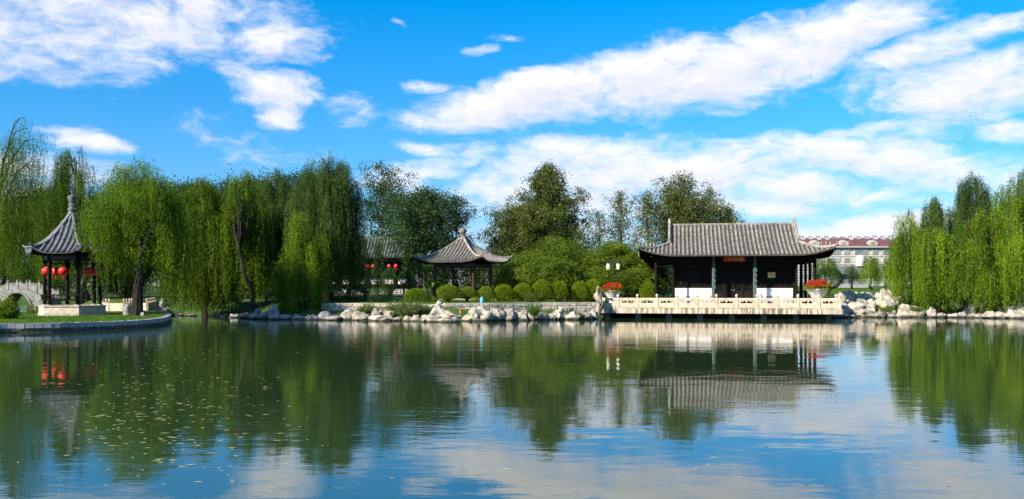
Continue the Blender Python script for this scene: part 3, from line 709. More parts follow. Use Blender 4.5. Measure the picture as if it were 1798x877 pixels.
for sx in (-9.25, 9.25):
    for j in range(1, 3):
        link('post', PM, ba, (sx, j * BW, 0))
        for nm, me in zip(('panel', 'handrail', 'cloud_support'), PMs): link(nm, me, ba, (sx, (j - .5) * BW, 0), (0, 0, math.pi / 2))

def hall():
    t = thing('lake_hall', 'dark wooden hall with grey tiled hip-and-gable roof behind the terrace', 'hall', loc_h(1.65, 8.5), ROT)
    MB().box(-7.1, 7.1, -4.7, 4.7, .2, 1.10).build('plinth', M['grey_base'], t)
    MB().box(-2.0, 2.0, -5.3, -4.702, .7, .96).build('step', M['grey_base'], t)
    xs = [-6.43, -5.0, -1.67, 1.67, 5.0, 6.43]
    couplet = {2: '山水清音', 3: '風月無邊'}
    for row, y in enumerate((-4.0, 4.0)):
        for i, x in enumerate(xs):
            m = 'wood_grey' if row == 0 and i in (2, 3) else 'wood'
            r = .15 if i in (0, 2, 3, 5) else .10
            c = MB().lathe([(r, 1.12), (r * .97, 2.5), (r * .88, 5.2)], 12, (x, y, 0)).build('column', M[m], t, True)
            MB().lathe([(r + .05, 1.10), (r + .09, 1.17), (r + .04, 1.25)], 12, (x, y, 0)).build('column_base', M['granite'], t, True)
            if row == 0 and i in couplet:
                for q, ch in enumerate(couplet[i]):
                    link('lettering', text_mesh(ch, .32, M['jade_paint'], .02), c, (x + .02, y - r - .022, 3.88 - q * .46), (math.pi / 2, 0, 0))
    for y in (-1.3, 1.3):
        for x in (-6.43, 6.43): MB().lathe([(.13, 1.1), (.12, 5.2)], 10, (x, y, 0)).build('column', M['wood'], t, True)
    for y in (-4.0, 4.0): MB().box(-6.5, 6.5, y - .10, y + .10, 4.50, 4.92).build('beam', M['rafter'], t)
    for x in (-6.43, 6.43): MB().box(x - .10, x + .10, -3.88, 3.88, 4.50, 4.92).build('beam', M['rafter'], t)
    for y in (-4.0, 4.0): MB().box(-6.4, 6.4, y - .06, y + .06, 4.923, 5.42).build('frieze', M['rafter'], t)
    for x in (-6.43, 6.43): MB().box(x - .06, x + .06, -3.93, 3.93, 4.923, 5.42).build('frieze', M['rafter'], t)
    for i in range(5):
        fr = MB(); a, b = xs[i] + .16, xs[i + 1] - .16
        fr.box(a, b, -4.03, -3.97, 4.18, 4.23)
        for q in np.arange(a + .1, b, .22): fr.box(q - .015, q + .015, -4.02, -3.98, 4.23, 4.50)
        fr.build('hanging_lattice', M['lattice'], t)
    # room behind the gallery
    MB().box(-5.0, 5.0, -2.38, 2.5, 1.10, 5.6).build('room_wall', M['pane'], t)
    for x in (-5.0, -1.67, 1.67, 5.0): MB().box(x - .12, x + .12, -2.62, -2.40, 1.10, 5.0).build('wall_post', M['wood'], t)
    for a, b in ((-5.0, -1.67), (1.67, 5.0)):
        MB().box(a + .125, b - .125, -2.56, -2.395, 1.102, 1.72).build('dado', M['grey_base'], t)
        MB().box(a + .125, b - .125, -2.57, -2.395, 1.723, 2.40).build('white_panel', M['white_wall'], t)
        MB().box(a + .125, b - .125, -2.60, -2.395, 2.403, 2.48).build('sill', M['wood'], t)
        MB().box(a + .125, b - .125, -2.56, -2.395, 4.46, 4.98).build('lintel', M['wood'], t)
        x = a + .14; tot = b - a - .28
        for wdt in (.17, .17, .30, .17, .19):
            w = wdt * tot; f = MB(); x0, x1 = x + .02, x + w - .02; x += w
            for q in (x0, x1 - .06): f.box(q, q + .06, -2.50, -2.40, 2.49, 4.45)
            for z in (2.49, 3.86, 4.39): f.box(x0 + .061, x1 - .061, -2.498, -2.402, z, z + .06)
            for q in np.linspace(x0 + .06, x1 - .06, 5)[1:-1]: f.box(q - .009, q + .009, -2.46, -2.41, 2.56, 4.38)
            for z in np.arange(2.68, 4.36, .16): f.box(x0 + .06, x1 - .06, -2.455, -2.412, z - .008, z + .008)
            f.build('lattice_window', M['lattice'], t)
    MB().box(-1.545, 1.545, -2.56, -2.395, 4.46, 4.98).build('lintel', M['wood'], t)
    for k in range(4):
        x0 = -1.53 + k * .765; x1 = x0 + .745; f = MB()
        for q in (x0, x1 - .07): f.box(q, q + .07, -2.50, -2.40, 1.12, 4.45)
        for z in (1.12, 2.10, 2.36, 4.38): f.box(x0 + .071, x1 - .071, -2.498, -2.402, z, z + .07)
        f.box(x0 + .07, x1 - .07, -2.45, -2.41, 1.19, 2.10)
        for q in np.linspace(x0 + .07, x1 - .07, 6)[1:-1]: f.box(q - .009, q + .009, -2.46, -2.41, 2.43, 4.38)
        for z in np.arange(2.55, 4.36, .16): f.box(x0 + .07, x1 - .07, -2.455, -2.412, z - .008, z + .008)
        dr = f.build('door', M['lattice'], t)
        if k in (1, 2): MB().lathe([(.035, 0), (.05, .02), (.03, .05)], 8, ((x1 - .1) if k == 1 else (x0 + .1), -2.54, 2.2)).build('door_handle', M['tank'], dr)
    # roof
    LE, LR, DE, DG = 7.85, 5.30, 5.35, 2.55
    def z_e(e):
        v = DE - e; return 7.92 - (.715 * v - .0362 * v * v)
    def lift(c): c = max(0, c); return .62 * c * c
    def zf(x, e): return z_e(e) + lift((abs(x) - (LE - 3)) / 3) * max(0, 1 - e / 2.6)
    def zs(y, e): return z_e(e) + lift((abs(y) - (DE - 3)) / 3) * max(0, 1 - e / 2.6)
    pitch = .345
    for sg in (-1, 1):
        P = []
        for e in np.linspace(0, DE, 15):
            ext = LE - e if e < DG else LR + .12
            P.append([(x, sg * (DE - e), zf(x, e)) for x in np.linspace(-ext, ext, 33) * (1 if sg < 0 else -1)])
        MB().grid(P, .10).build('roof_slope', M['trough'], t)
        m = int(LE / pitch)
        for i in range(-m, m + 1):
            x = i * pitch; emax = DE if abs(x) < LR - .05 else LE - abs(x) - .05
            if emax < .25: continue
            es = np.linspace(-.06, emax, 12 if emax > 3 else 6)
            row_mesh([Vector((x, sg * (DE - e), zf(x, e) + .015)) for e in es], .092).build('tile_row', M['tile'], t, True)
        P = [[(sg * (LE - e), y, zs(y, e)) for y in np.linspace(-(DE - e), DE - e, 21) * (1 if sg > 0 else -1)] for e in np.linspace(0, DG + .1, 8)]
        MB().grid(P, .10).build('roof_hip', M['trough'], t)
        m = int(DE / pitch)
        for i in range(-m, m + 1):
            y = i * pitch; emax = min(DG, DE - abs(y) - .05)
            if emax < .25: continue
            row_mesh([Vector((sg * (LE - e), y, zs(y, e) + .015)) for e in np.linspace(-.06, emax, 6)], .092).build('tile_row', M['tile'], t, True)
        # gable wall
        gv = [(sg * (LR - .05), sg2 * (DE - e), z_e(e) - .12) for sg2, e in [(-1, DG)] + [(-1, e) for e in np.linspace(DG + .3, DE, 8)] + [(1, e) for e in np.linspace(DE - .3, DG, 8)]]
        MB().add(gv + [(x - sg * .12, y, z) for x, y, z in gv], [tuple(range(len(gv))), tuple(range(2 * len(gv) - 1, len(gv) - 1, -1))]).build('gable', M['ridge'], t)
        for fb in (-1, 1):
            pts = [Vector((sg * (LR + .02), fb * (DE - e), z_e(e) + .16 + (.28 * max(0, (e - 4.6) / .75) ** 2))) for e in np.linspace(DG - .05, DE - .02, 12)]
            v = MB()
            for a, b in zip(pts[:-1], pts[1:]): v.bar(a, b + (b - a) * .02, .22, .30)
            v.tube([p + Vector((0, 0, .17)) for p in pts], .10, 8)
            v.build('vertical_ridge', M['ridge'], t)
            hp = [Vector((sg * (LE - e), fb * (DE - e), zf(LE - e, e) + .10)) for e in np.linspace(0, DG, 9)]
            tip = hp[0] + (hp[0] - hp[1]).normalized() * .25 + Vector((0, 0, .22))
            h_ = MB().tube([tip] + hp, [.06, .11] + [.125] * 8, 8)
            for e in (.35, .65, .95, 1.25): p = Vector((sg * (LE - e), fb * (DE - e), zf(LE - e, e) + .2)); h_.lathe([(.06, 0), (.09, .1), (.05, .17), (.075, .24), (.01, .34)], 7, p)
            h_.build('hip_ridge', M['ridge'], t, True)
            MB().bar(Vector((sg * 5.2, fb * 2.7, 5.75)), hp[0] + Vector((0, 0, -.30)), .18, .22).build('corner_rafter', M['rafter'], t)
        rf = MB()
        for x in np.arange(-LE + .4, LE - .3, .24): rf.bar((x, sg * (DE - .08), zf(x, .08) - .16), (x, sg * (DE - min(2.4, LE - abs(x))), zf(x, min(2.4, LE - abs(x))) - .16), .09, .09)
        rf.build('rafter', M['rafter'], t)
        rf = MB()
        for y in np.arange(-DE + .4, DE - .3, .24): rf.bar((sg * (LE - .08), y, zs(y, .08) - .16), (sg * (LE - min(2.4, DE - abs(y))), y, zs(y, min(2.4, DE - abs(y))) - .16), .09, .09)
        rf.build('rafter', M['rafter'], t)
    MB().tube([(-LR, 0, 7.96), (LR, 0, 7.96)], .12, 8).build('ridge_roll', M['tile'], t, True)
    return t
HALL = hall()

def on_hall(lx, ly, z):  # a point given in the hall's own frame
    return loc_h(1.65 + lx, 8.5 + ly, z)
sg = thing('name_board', 'red name board with gold characters hung under the hall eaves', 'sign', on_hall(0.0, -4.16, 4.62), ROT)
MB().box(-.86, .86, -.03, .03, 0, .48).build('board', M['sign_red'], sg)
b_ = MB()
for q in ((-.88, .88, 0, .03), (-.88, .88, .45, .48)): b_.box(q[0], q[1], -.045, -.031, q[2], q[3])
for x in (-.88, .85): b_.box(x, x + .03, -.045, -.031, .031, .449)
b_.build('border', M['sign_red'], sg)
for ch, x in (('永', -.36), ('雲', .07), ('留', .53)): link('lettering', text_mesh(ch, .44, M['sign_gold'], .008), sg, (x, -.042, .25), (math.pi / 2, 0, 0))
for k, ch in enumerate('丙子'): link('lettering', text_mesh(ch, .12, M['sign_gold'], .006), sg, (-.70, -.042, .31 - k * .13), (math.pi / 2, 0, 0))
for x in (-.5, .55): MB().box(x - .05, x + .05, -.05, .04, -.05, .0).build('hook', M['gold'], sg)
pl = thing('wall_plaque', 'small yellow notice plate on the lattice windows of the hall', 'plaque', on_hall(3.15, -2.60, 3.28), ROT)
MB().box(-.30, .30, -.015, .015, 0, .44).build('plate', M['brass'], pl)
for k, w in enumerate((.34, .42, .42)):
    MB().box(-w / 2, w / 2, -.019, -.016, .33 - k * .11, .365 - k * .11).build('lettering', M['plate_ink'], pl)
sb = thing('steel_bin', 'round stainless steel bin standing behind the terrace balustrade', 'bin', loc_h(3.55, 2.4, .816), ROT)
MB().lathe([(.16, 0), (.19, .05), (.19, .95), (.2, .97)], 16).build('drum', M['tank'], sb, True); MB().lathe([(.2, .972), (.16, 1.08), (.05, 1.12)], 16).build('lid', M['granite'], sb, True)

def planter(label, px, Y, z, w, flat, seed):
    rng = np.random.default_rng(seed); t = thing('flower_planter', label, 'planter', (X(px, Y), Y, z), 0, 'flower bowls on the terrace'); R = w / 2
    MB().lathe([(R * .5, .815 - z), (R * .5, .9 - z), (R * .34, .98 - z), (R * .32, -.1), (R * .44, -.02)], 16).build('pedestal', M['bowl'], t, True)
    MB().lathe([(R * .42, 0), (R * .5, .06), (R * .46, .12), (R * .66, .34), (R * .86, .62), (R * .92, .66), (R * .92, .72), (R * .82, .72), (R * .78, .64)], 20).build('bowl', M['bowl'], t, True)
    n = 3600; d = rng.normal(size=(n, 3)); d /= np.linalg.norm(d, axis=1, keepdims=True); d[:, 2] = np.abs(d[:, 2])
    r = (.70 + .3 * rng.random(n) ** .5) * (1 + .30 * np.array([noise.noise(Vector(q * 3.5)) for q in d])); P = d * r[:, None] * np.array([R, R, flat]) + np.array([0, 0, .66])
    red = (d[:, 2] + rng.normal(0, .28, n)) > .50
    link('foliage', leaf_mesh('foliage', P[~red], d[~red] + rng.normal(0, .7, d[~red].shape), np.full((~red).sum(), .13), np.full((~red).sum(), .06), M['boxwood'], rng.normal(.5, .2, (~red).sum()), rng), t)
    Pr = np.repeat(P[red], 3, 0) + rng.normal(0, .03, (red.sum() * 3, 3)); 
    link('flowers', leaf_mesh('flowers', Pr, rng.normal(0, 1, Pr.shape) + np.array([0, 0, .4]), rng.uniform(.06, .10, len(Pr)), rng.uniform(.05, .07, len(Pr)), M['petal'], rng.normal(.5, .3, len(Pr)), rng), t)
planter('pale stone bowl of red flowers at the left end of the terrace', 1075.5, 74.6, 1.50, 1.72, .60, 3)
planter('pale stone bowl of red flowers at the right end of the terrace', 1435, 72.6, 1.62, 2.0, .72, 4)

# ------------------------------------------------------------------ square pavilion and the far green-roofed hall
pavilion('square open pavilion with curved grey tile roof and ball finial among trees', 813, 82, 1.2, 4, math.radians(-22 - 45), 3.75 / math.sqrt(2), 6.6 / math.sqrt(2), 1.35, 4.55, 4.72, 7.0, 'tile', 'trough', 'ridge', .42, 'square_pavilion', fin='ball', zfin=.95, plinthR=3.1, wood='wood_red', bench=False)

def far_hall():
    Y = 104; x0, x1 = X(545, Y), X(722, Y); t = thing('gallery_hall', 'long hall with green-grey roof and white dado behind the shrubs', 'hall', ((x0 + x1) / 2, Y, 1.4)); w = (x1 - x0) / 2
    z = lambda py: Zp(py, Y) - 1.4
    ze, zr_ = z(452), z(424) + .35; D = 3.6
    MB().box(-w, w, -2.2, 5.2, -.5, z(508)).build('plinth', M['grey_base'], t)
    MB().box(-w, w, .3, 5.0, z(508) + .002, ze + .2).build('room_wall', M['pane'], t)
    for i in range(8):
        x = -w + .2 + i * (2 * w - .4) / 7; MB().lathe([(.12, z(508)), (.11, ze)], 10, (x, -1.2, 0)).build('column', M['wood_red'], t, True)
    for i in range(7):
        a = -w + .2 + i * (2 * w - .4) / 7 + .14; b = a + (2 * w - .4) / 7 - .28
        MB().box(a, b, .18, .298, z(499), z(489)).build('white_panel', M['white_wall'], t)
        MB().box(a, b, .17, .298, z(501), z(499) - .003).build('red_sill', M['wood_red'], t)
    MB().box(-w, w, -1.3, -1.1, ze - .45, ze - .05).build('beam', M['beam_paint'], t)
    for sg_ in (-1, 1):
        zf = lambda e: ze + (zr_ - ze) * (.6 * (e / D) + .4 * (e / D) ** 2)
        yb = 1.2
        MB().grid([[(x * (1 if sg_ < 0 else -1), yb + sg_ * (D - e), zf(e)) for x in np.linspace(-w - .3, w + .3, 5)] for e in np.linspace(0, D, 6)], .12).build('roof_slope', M['trough'], t)
        for i in range(int((2 * w + .5) / .36)):
            x = -w - .25 + i * .36
            if sg_ < 0: row_mesh([Vector((x, yb - (D - e), zf(e) + .01)) for e in np.linspace(-.05, D, 6)], .10).build('tile_row', M['green_tile'], t, True)
    MB().box(-w - .3, w + .3, 1.05, 1.35, zr_ - .05, zr_ + .22).build('ridge', M['green_tile'], t)
far_hall()

# ------------------------------------------------------------------ lanterns
def lantern(label, loc, r, cord, group):
    t = thing('red_lantern', label, 'lantern', loc, 0, group)
    MB().lathe([(r * (.30 + .70 * math.cos(a) ** .8) if abs(a) < 1.5 else .3 * r, r * .72 * math.sin(a)) for a in np.linspace(-1.45, 1.45, 11)], 24, (0, 0, 0), 12, .07).build('shade', M['red_silk'], t, True)
    for s in (-1, 1): MB().lathe([(r * .36, s * r * .70 - .02), (r * .36, s * r * .70 + .05)], 12).build('cap', M['gold'], t)
    MB().lathe([(.03, -r * .70 - .30), (.05, -r * .70 - .1), (.015, -r * .70 - .02)], 8).build('tassel', M['red_silk'], t)
    MB().tube([(0, 0, r * .72), (0, 0, cord)], .008, 5).build('cord', M['iron'], t)
LX, LY, LZ = X(127, 65), 65.0, .47
for a, lab in ((190, 'leftmost red lantern under the eaves of the hexagonal pavilion'), (130, 'second red lantern from the left in the hexagonal pavilion, hung at its back'), (250, 'third red lantern from the left, in the front of the hexagonal pavilion'),
               (-50, 'fourth red lantern from the left, in the front right bay of the hexagonal pavilion'), (10, 'rightmost red lantern under the eaves of the hexagonal pavilion')):
    lantern(lab, (LX + 1.63 * math.cos(math.radians(a + 25.8)), LY + 1.63 * math.sin(math.radians(a + 25.8)), 3.62), .36, .55, 'lanterns of the hexagonal pavilion')
for k, px in enumerate((616, 645, 655.5, 683.5, 695.5)):
    lantern(['leftmost', 'second', 'third', 'fourth', 'rightmost'][k] + ' small red lantern hanging under the eaves of the far green-roofed hall', (X(px, 101.5), 101.5, Zp(468, 101.5)), .26, .75, 'lanterns of the far hall')

# ------------------------------------------------------------------ island with the hexagonal pavilion
IS = [(-38, 45.5), (-31.5, 46)] + [(X(px, YW(py)), YW(py)) for px, py in ((-60, 587.5), (0, 585), (75, 583.8), (150, 581.5), (220, 578.5), (262, 575), (284, 571.5), (294, 567.5))] + [P2(298, 69), P2(292, 72), P2(270, 73.6), P2(200, 74), P2(100, 75), P2(0, 75), (-52, 74), (-52, 52)]
def smooth_poly(P, it=2):
    for _ in range(it):
        Q = []
        for a, b in zip(P, P[1:] + P[:1]): Q += [(a[0] * .75 + b[0] * .25, a[1] * .75 + b[1] * .25), (a[0] * .25 + b[0] * .75, a[1] * .25 + b[1] * .75)]
        P = Q
    return P
ISP = smooth_poly(IS)
isl = MB().prism(ISP, -1.0, .44).build('island', M['grass_ground']); tag(isl, 'low grassy island at the left of the pond', kind='structure')
kb = thing('stone_kerb', 'grey granite block kerb around the edge of the grassy island', 'kerb', (-26, 54, 0))
KB = MB().box(-.203, .203, -.17, .17, 0, .27).mesh('kerb_block', M['granite']); KL = MB().box(-.30, .30, -.15, .15, 0, .15).mesh('footing_block', M['granite_wet'])
def along(P, step, closed=True):
    out = []; P = P + ([P[0]] if closed else []); acc = 0.0
    for a, b in zip(P[:-1], P[1:]):
        L = math.hypot(b[0] - a[0], b[1] - a[1]); d = step - acc
        while d <= L:
            out.append((a[0] + (b[0] - a[0]) * d / L, a[1] + (b[1] - a[1]) * d / L, math.atan2(b[1] - a[1], b[0] - a[0]))); d += step
        acc = (acc + L) % step
    return out
rr = random.Random(5)
for x, y, a in along(ISP, .44):
    if (x > -36.5 and y < 60) or x > X(255, 74):
        link('kerb_block', KB, kb, (x + 26, y - 54, .235 + rr.uniform(-.008, .008)), (rr.uniform(-.01, .01), 0, a + rr.uniform(-.015, .015)))
for x, y, a in along(ISP, .62):
    if (x > -36.5 and y < 60) or x > X(255, 74):
        link('footing_block', KL, kb, (x + 26 + rr.uniform(-.03, .03), y - 54 + rr.uniform(-.03, .03), .075 + rr.uniform(-.01, .01)), (0, 0, a + rr.uniform(-.04, .04)))
        link('footing_block', KL, kb, (x + 26 + .3 * math.cos(a), y - 54 + .3 * math.sin(a), -.09), (0, 0, a + rr.uniform(-.04, .04)))
pavilion('hexagonal open pavilion with steep slate roof and tall finial on the island', 127, 65, .44, 6, math.radians(-80 + 25.8), 1.88, 3.22, 1.14, 4.72, 4.90, 7.95, 'slate', 'slate_trough', 'slate', .36, 'hexagonal_pavilion', fin='tall', zfin=.92, plinthR=2.3, wood='wood', bench=True, pitch=.36)

# stone bridge rail behind the island
zg = [P2(176, 76), P2(192, 73.2), P2(218, 73.0), P2(232, 77), P2(258, 74.4), P2(274, 83)]
zb_ = thing('zigzag_bridge', 'low zigzag stone footbridge with pale parapet behind the island willow', 'bridge', (zg[0][0], zg[0][1], 0))
for (ax, ay), (bx, by) in zip(zg[:-1], zg[1:]):
    o = Vector((zg[0][0], zg[0][1], 0)); a = Vector((ax, ay, 0)) - o; b = Vector((bx, by, 0)) - o; L = (b - a).length
    MB().bar(a + Vector((0, 0, .88)), b + Vector((0, 0, .88)), .12, .62).build('parapet', M['marble'], zb_)
    nrm = (b - a).normalized().cross(Vector((0, 0, 1))) * -1
    MB().bar(a + nrm * .7 + Vector((0, 0, .45)), b + nrm * .7 + Vector((0, 0, .45)), 1.6, .22).build('deck', M['slab'], zb_)
    for q in np.linspace(0, 1, max(2, int(L / 1.1) + 1))[:-1]:
        p = a.lerp(b, q); link('post', PM, zb_, (p.x, p.y, .55), (0, 0, .4), (.85, .85, .88))

# arched bridge far left
def arch_bridge():
    Y = 93; t = thing('arch_bridge', 'small white humpback stone bridge seen behind the hanging willow branches', 'bridge', (X(42, Y), Y, 0)); hw = 3.2
    top = lambda x: 2.25 - .115 * x * x; arc = lambda x: 1.95 * math.sqrt(max(0, 1 - (x / 1.5) ** 2)) * .98
    n = 26; P = []; xs = np.linspace(-hw, hw, n)
    for y, nm in ((-1.3, 0), (1.3, 1)):
        pass
    up = [(x, top(x)) for x in xs]; lo = [(hw, -.6), (1.5, -.6)] + [(x, arc(x)) for x in np.linspace(1.49, -1.49, 17)] + [(-1.5, -.6), (-hw, -.6)]
    V = []; Fs = []
    cols = np.linspace(-hw, hw, 45); k = len(cols)
    for x in cols:
        zl = arc(x) if abs(x) < 1.5 else -.6
        V += [(x, -1.3, zl), (x, -1.3, top(x)), (x, 1.3, top(x)), (x, 1.3, zl)]
    for i in range(k - 1):
        for j in range(4): Fs.append((i * 4 + j, i * 4 + (j + 1) % 4, i * 4 + 4 + (j + 1) % 4, i * 4 + 4 + j))
    Fs += [(0, 1, 2, 3), ((k - 1) * 4 + 3, (k - 1) * 4 + 2, (k - 1) * 4 + 1, (k - 1) * 4)]
    MB().add(V, Fs).build('span', M['bridge_stone'], t)
    a = MB()
    pr = [Vector((x * 1.0, -1.34, arc(x) + .06)) for x in np.linspace(-1.46, 1.46, 15)]
    for p, q in zip(pr[:-1], pr[1:]): a.bar(p, q, .12, .2)
    a.build('arch_ring', M['bridge_stone'], t)
    for y in (-1.22, 1.22):
        xp = np.linspace(-2.9, 2.9, 7)
        for x in xp: MB().box(x - .09, x + .09, y - .09, y + .09, top(x), top(x) + .78).lathe([(.07, .78), (.11, .86), (.03, .96)], 8, (x, y, top(x))).build('post', M['bridge_stone'], t)
        for q, r in zip(xp[:-1], xp[1:]):
            MB().bar((q + .09, y, top(q + .09) + .28), (r - .09, y, top(r - .09) + .28), .09, .42).build('panel', M['bridge_stone'], t)
            MB().bar((q + .09, y, top(q + .09) + .60), (r - .09, y, top(r - .09) + .60), .12, .1).build('handrail', M['bridge_stone'], t)
arch_bridge()

# ------------------------------------------------------------------ middle bank: retaining walls, path, fence, lamps, bin
SM = []
for k in range(4):
    bm = bmesh.new(); bmesh.ops.create_cube(bm, size=1.0); bmesh.ops.bevel(bm, geom=bm.edges[:], offset=.09, segments=1, affect='EDGES')
    for v in bm.verts: v.co += Vector([noise.noise(v.co * 2 + Vector((k * 5 + q, q, 0))) * .09 for q in range(3)])
    me = bpy.data.meshes.new('stone'); bm.to_mesh(me); bm.free(); me.materials.append(M['bank_stone']); SM.append(me)
def stone_wall(label, line, z0, z1, seed):
    r = random.Random(seed); t = thing('retaining_wall', label, 'wall', (line[0][0], line[0][1], z0)); ox, oy = line[0]; rows = 4; h = (z1 - z0) / rows
    for (ax, ay), (bx, by) in zip(line[:-1], line[1:]):
        L = math.hypot(bx - ax, by - ay); an = math.atan2(by - ay, bx - ax); c, s = math.cos(an), math.sin(an)
        MB().bar((ax - ox - s * .22, ay - oy + c * .22, (z1 - z0) / 2 - .18), (bx - ox - s * .22, by - oy + c * .22, (z1 - z0) / 2 - .18), .34, (z1 - z0) + .30).build('backing', M['mortar'], t)
        for k in range(rows):
            x = -r.random() * .25
            while x < L:
                w = r.uniform(.30, .62); xa, xb = max(x, 0), min(x + w, L); x += w
                if xb - xa < .08: continue
                m = (xa + xb) / 2; out = r.uniform(-.03, .02)
                link('stone', SM[r.randrange(4)], t, (ax - ox + c * m + s * (.0 - out) * 1, ay - oy + s * m - c * (0 - out), (k + .5) * h), (0, 0, an), (xb - xa - .02, .26, h - .022))
        MB().bar((ax - ox - s * .1, ay - oy + c * .1, z1 - z0 + .045), (bx - ox - s * .1, by - oy + c * .1, z1 - z0 + .045), .42, .08).build('coping', M['bank_stone'], t)
stone_wall('low stone block bank wall between the willows and the steps', [P2(565, 72.0), P2(640, 71.6), P2(742, 70.2)], .36, 1.14, 1)
stone_wall('low stone block bank wall running up to the terrace', [P2(780, 69.2), P2(860, 70.4), P2(950, 72.4), P2(1052, 73.6)], .36, 1.18, 2)
stp = thing('stone_steps', 'short flight of pale stone steps between the two bank walls', 'steps', (X(760, 69), 69.0, 0))
for k in range(4): MB().box(-.85, .85, -.9 + k * .34, 1.6, .1 + k * .27, .1 + k * .27 + .265).build('step', M['paving'], stp)
pth = MB().grid([[(X(690, 83) + q * .0 + a, 83.0 + b, ground_z(X(690, 83) + a, 83 + b) + .09) for a in np.linspace(-3.2, 9.5, 9)] for b in np.linspace(-3.5, 2.2, 4)], .06).build('path', M['path']); tag(pth, 'pale paved path behind the clipped bushes', kind='structure')

def rail_fence():
    Y = 95; a, b = X(676, Y), X(724, Y); t = thing('rail_fence', 'low brown wooden rail fence in front of the far hall', 'fence', (a, Y, ground_z(a, Y))); L = b - a
    zt = Zp(509, Y) - ground_z(a, Y)
    for q in np.linspace(0, L, 8): MB().box(q - .05, q + .05, -.05, .05, -.1, zt).build('post', M['rust'], t)
    for z in (zt - .06, zt * .45): MB().box(-.1, L + .1, -.03, .03, z, z + .07).build('rail', M['rust'], t)
rail_fence()

def lamp(label, px, Y, top_py, bot_z, heads, name='lamp_post'):
    x = X(px, Y); t = thing(name, label, 'lamp', (x, Y, bot_z)); zt = Zp(top_py, Y) - bot_z
    MB().lathe([(.12, -.05), (.12, .25), (.06, .32), (.05, zt - .2), (.03, zt)], 10).build('pole', M['iron'], t, True)
    for s in heads:
        if s: MB().tube([(0, 0, zt - .35), (s * .22, 0, zt - .22), (s * .44, 0, zt - .30)], .022, 6).build('arm', M['iron'], t)
        c = (s * .44, 0, zt - .95 if s else zt - .1)
        h = MB().lathe([(.10, 0), (.16, .08), (.17, .50), (.12, .56)], 8, c).build('lantern_glass', M['lamp_glass'], t, True)
        MB().lathe([(.21, .56), (.10, .68), (.02, .76)], 8, c).build('lantern_cap', M['iron'], h)
        MB().lathe([(.05, -.06), (.11, -.002)], 8, c).build('lantern_foot', M['iron'], h)
lamp('black lamp post with two frosted lanterns behind the left flower bowl', 1077, 80, 455, 1.25, (-1, 1))
lamp('dark lamp post standing among the willow branches at the water', 361, 78.5, 497, .1, (0,))
bn = thing('blue_bin', 'small light blue plastic bin standing between the clipped bushes', 'bin', (X(846, 71.5), 71.5, 1.18))
MB().lathe([(.13, 0), (.15, .05), (.12, .42), (.10, .46)], 12).build('body', M['blue_plastic'], bn, True); MB().lathe([(.11, .462), (.07, .54), (.02, .56)], 12).build('lid', M['blue_plastic'], bn, True)
for lab, px, Y, z in (('small terracotta pot on the rocks beside the white peaked boulder', 809, 67.6, .62), ('small terracotta pot on the low wall above the left shore rocks', 680, 69.3, .62)):
    p_ = thing('terracotta_pot', lab, 'pot', (X(px, Y), Y, z)); MB().lathe([(.09, -.1), (.12, .08), (.15, .18), (.165, .18), (.165, .22), (.13, .22)], 12).build('pot', M['terracotta'], p_, True)

# ------------------------------------------------------------------ apartment block and old house far right
def apartments():
    Y = 345; x0, x1 = X(1395, Y), X(1650, Y); w = x1 - x0; z0 = 2.6; t = thing('apartment_block', 'cream apartment block with maroon roof beyond the trees', 'building', (x0, Y, z0))
    zt = Zp(433, Y) - z0; MB().box(0, w, 0, 14, -1, zt).build('wall', M['cream_wall'], t)
    sh = (Zp(437, Y) - Zp(451, Y)); 
    MB().add([(-1, -1.2, zt), (w + 1, -1.2, zt), (w + 1, 7, zt + 3.6), (-1, 7, zt + 3.6), (w + 1, 15, zt), (-1, 15, zt)], [(0, 1, 2, 3), (3, 2, 4, 5), (0, 3, 5), (1, 4, 2), (0, 5, 4, 1)]).build('roof', M['maroon_roof'], t)
    MB().box(-1.05, w + 1.05, -1.3, -.9, zt - .45, zt - .05).build('cornice', M['frame_white'], t)
    r = random.Random(3)
    for k in range(5):
        zb = zt - .9 - (k + 1) * sh + .9
        x = 1.2; i = 0
        while x < w - 3:
            ww = 5.2 if i % 2 == 0 else 2.2
            if x + ww > w - .5: break
            f = MB().box(x, x + ww, -.28, -.003, zb, zb + 1.75).build('window', M['frame_white'], t)
            n = 4 if ww > 3 else 2
            for q in range(n):
                a = x + .15 + q * (ww - .3) / n; MB().box(a + .06, a + (ww - .3) / n - .06, -.33, -.283, zb + .14, zb + 1.62).build('pane', M['far_glass'], f)
            x += ww + (1.5 if i % 2 == 0 else 1.8); i += 1
        MB().box(-.15, w + .15, -.20, -.004, zb - .75, zb - .5).build('string_course', M['frame_white'], t)
    for q in np.arange(6, w - 4, 11.0):
        dm = MB().add([(q, -.3, zt + .4), (q + 3.4, -.3, zt + .4), (q + 3.4, -.3, zt + 1.5), (q + 1.7, -.3, zt + 2.4), (q, -.3, zt + 1.5), (q, 4.5, zt + .4), (q + 3.4, 4.5, zt + .4), (q + 3.4, 4.5, zt + 1.5), (q + 1.7, 4.5, zt + 2.4), (q, 4.5, zt + 1.5)],
                      [(0, 1, 2, 3, 4), (0, 5, 6, 1), (1, 6, 7, 2), (2, 7, 8, 3), (3, 8, 9, 4), (4, 9, 5, 0)]).build('dormer', M['cream_wall'], t)
        MB().box(q + 1.0, q + 2.4, -.36, -.303, zt + .7, zt + 1.5).build('pane', M['far_glass'], dm)
    for q in np.arange(2, w - 3, 3.1):
        p = MB(); z = zt + 3.3 + r.uniform(-.2, .2); p.bar((q, 5.2, z - .6), (q, 7.2, z + .6), 1.6, .12); p.tube([(q - .9, 7.0, z + .85), (q + .9, 7.0, z + .85)], .28, 8); p.build('solar_heater', M['granite'], t)
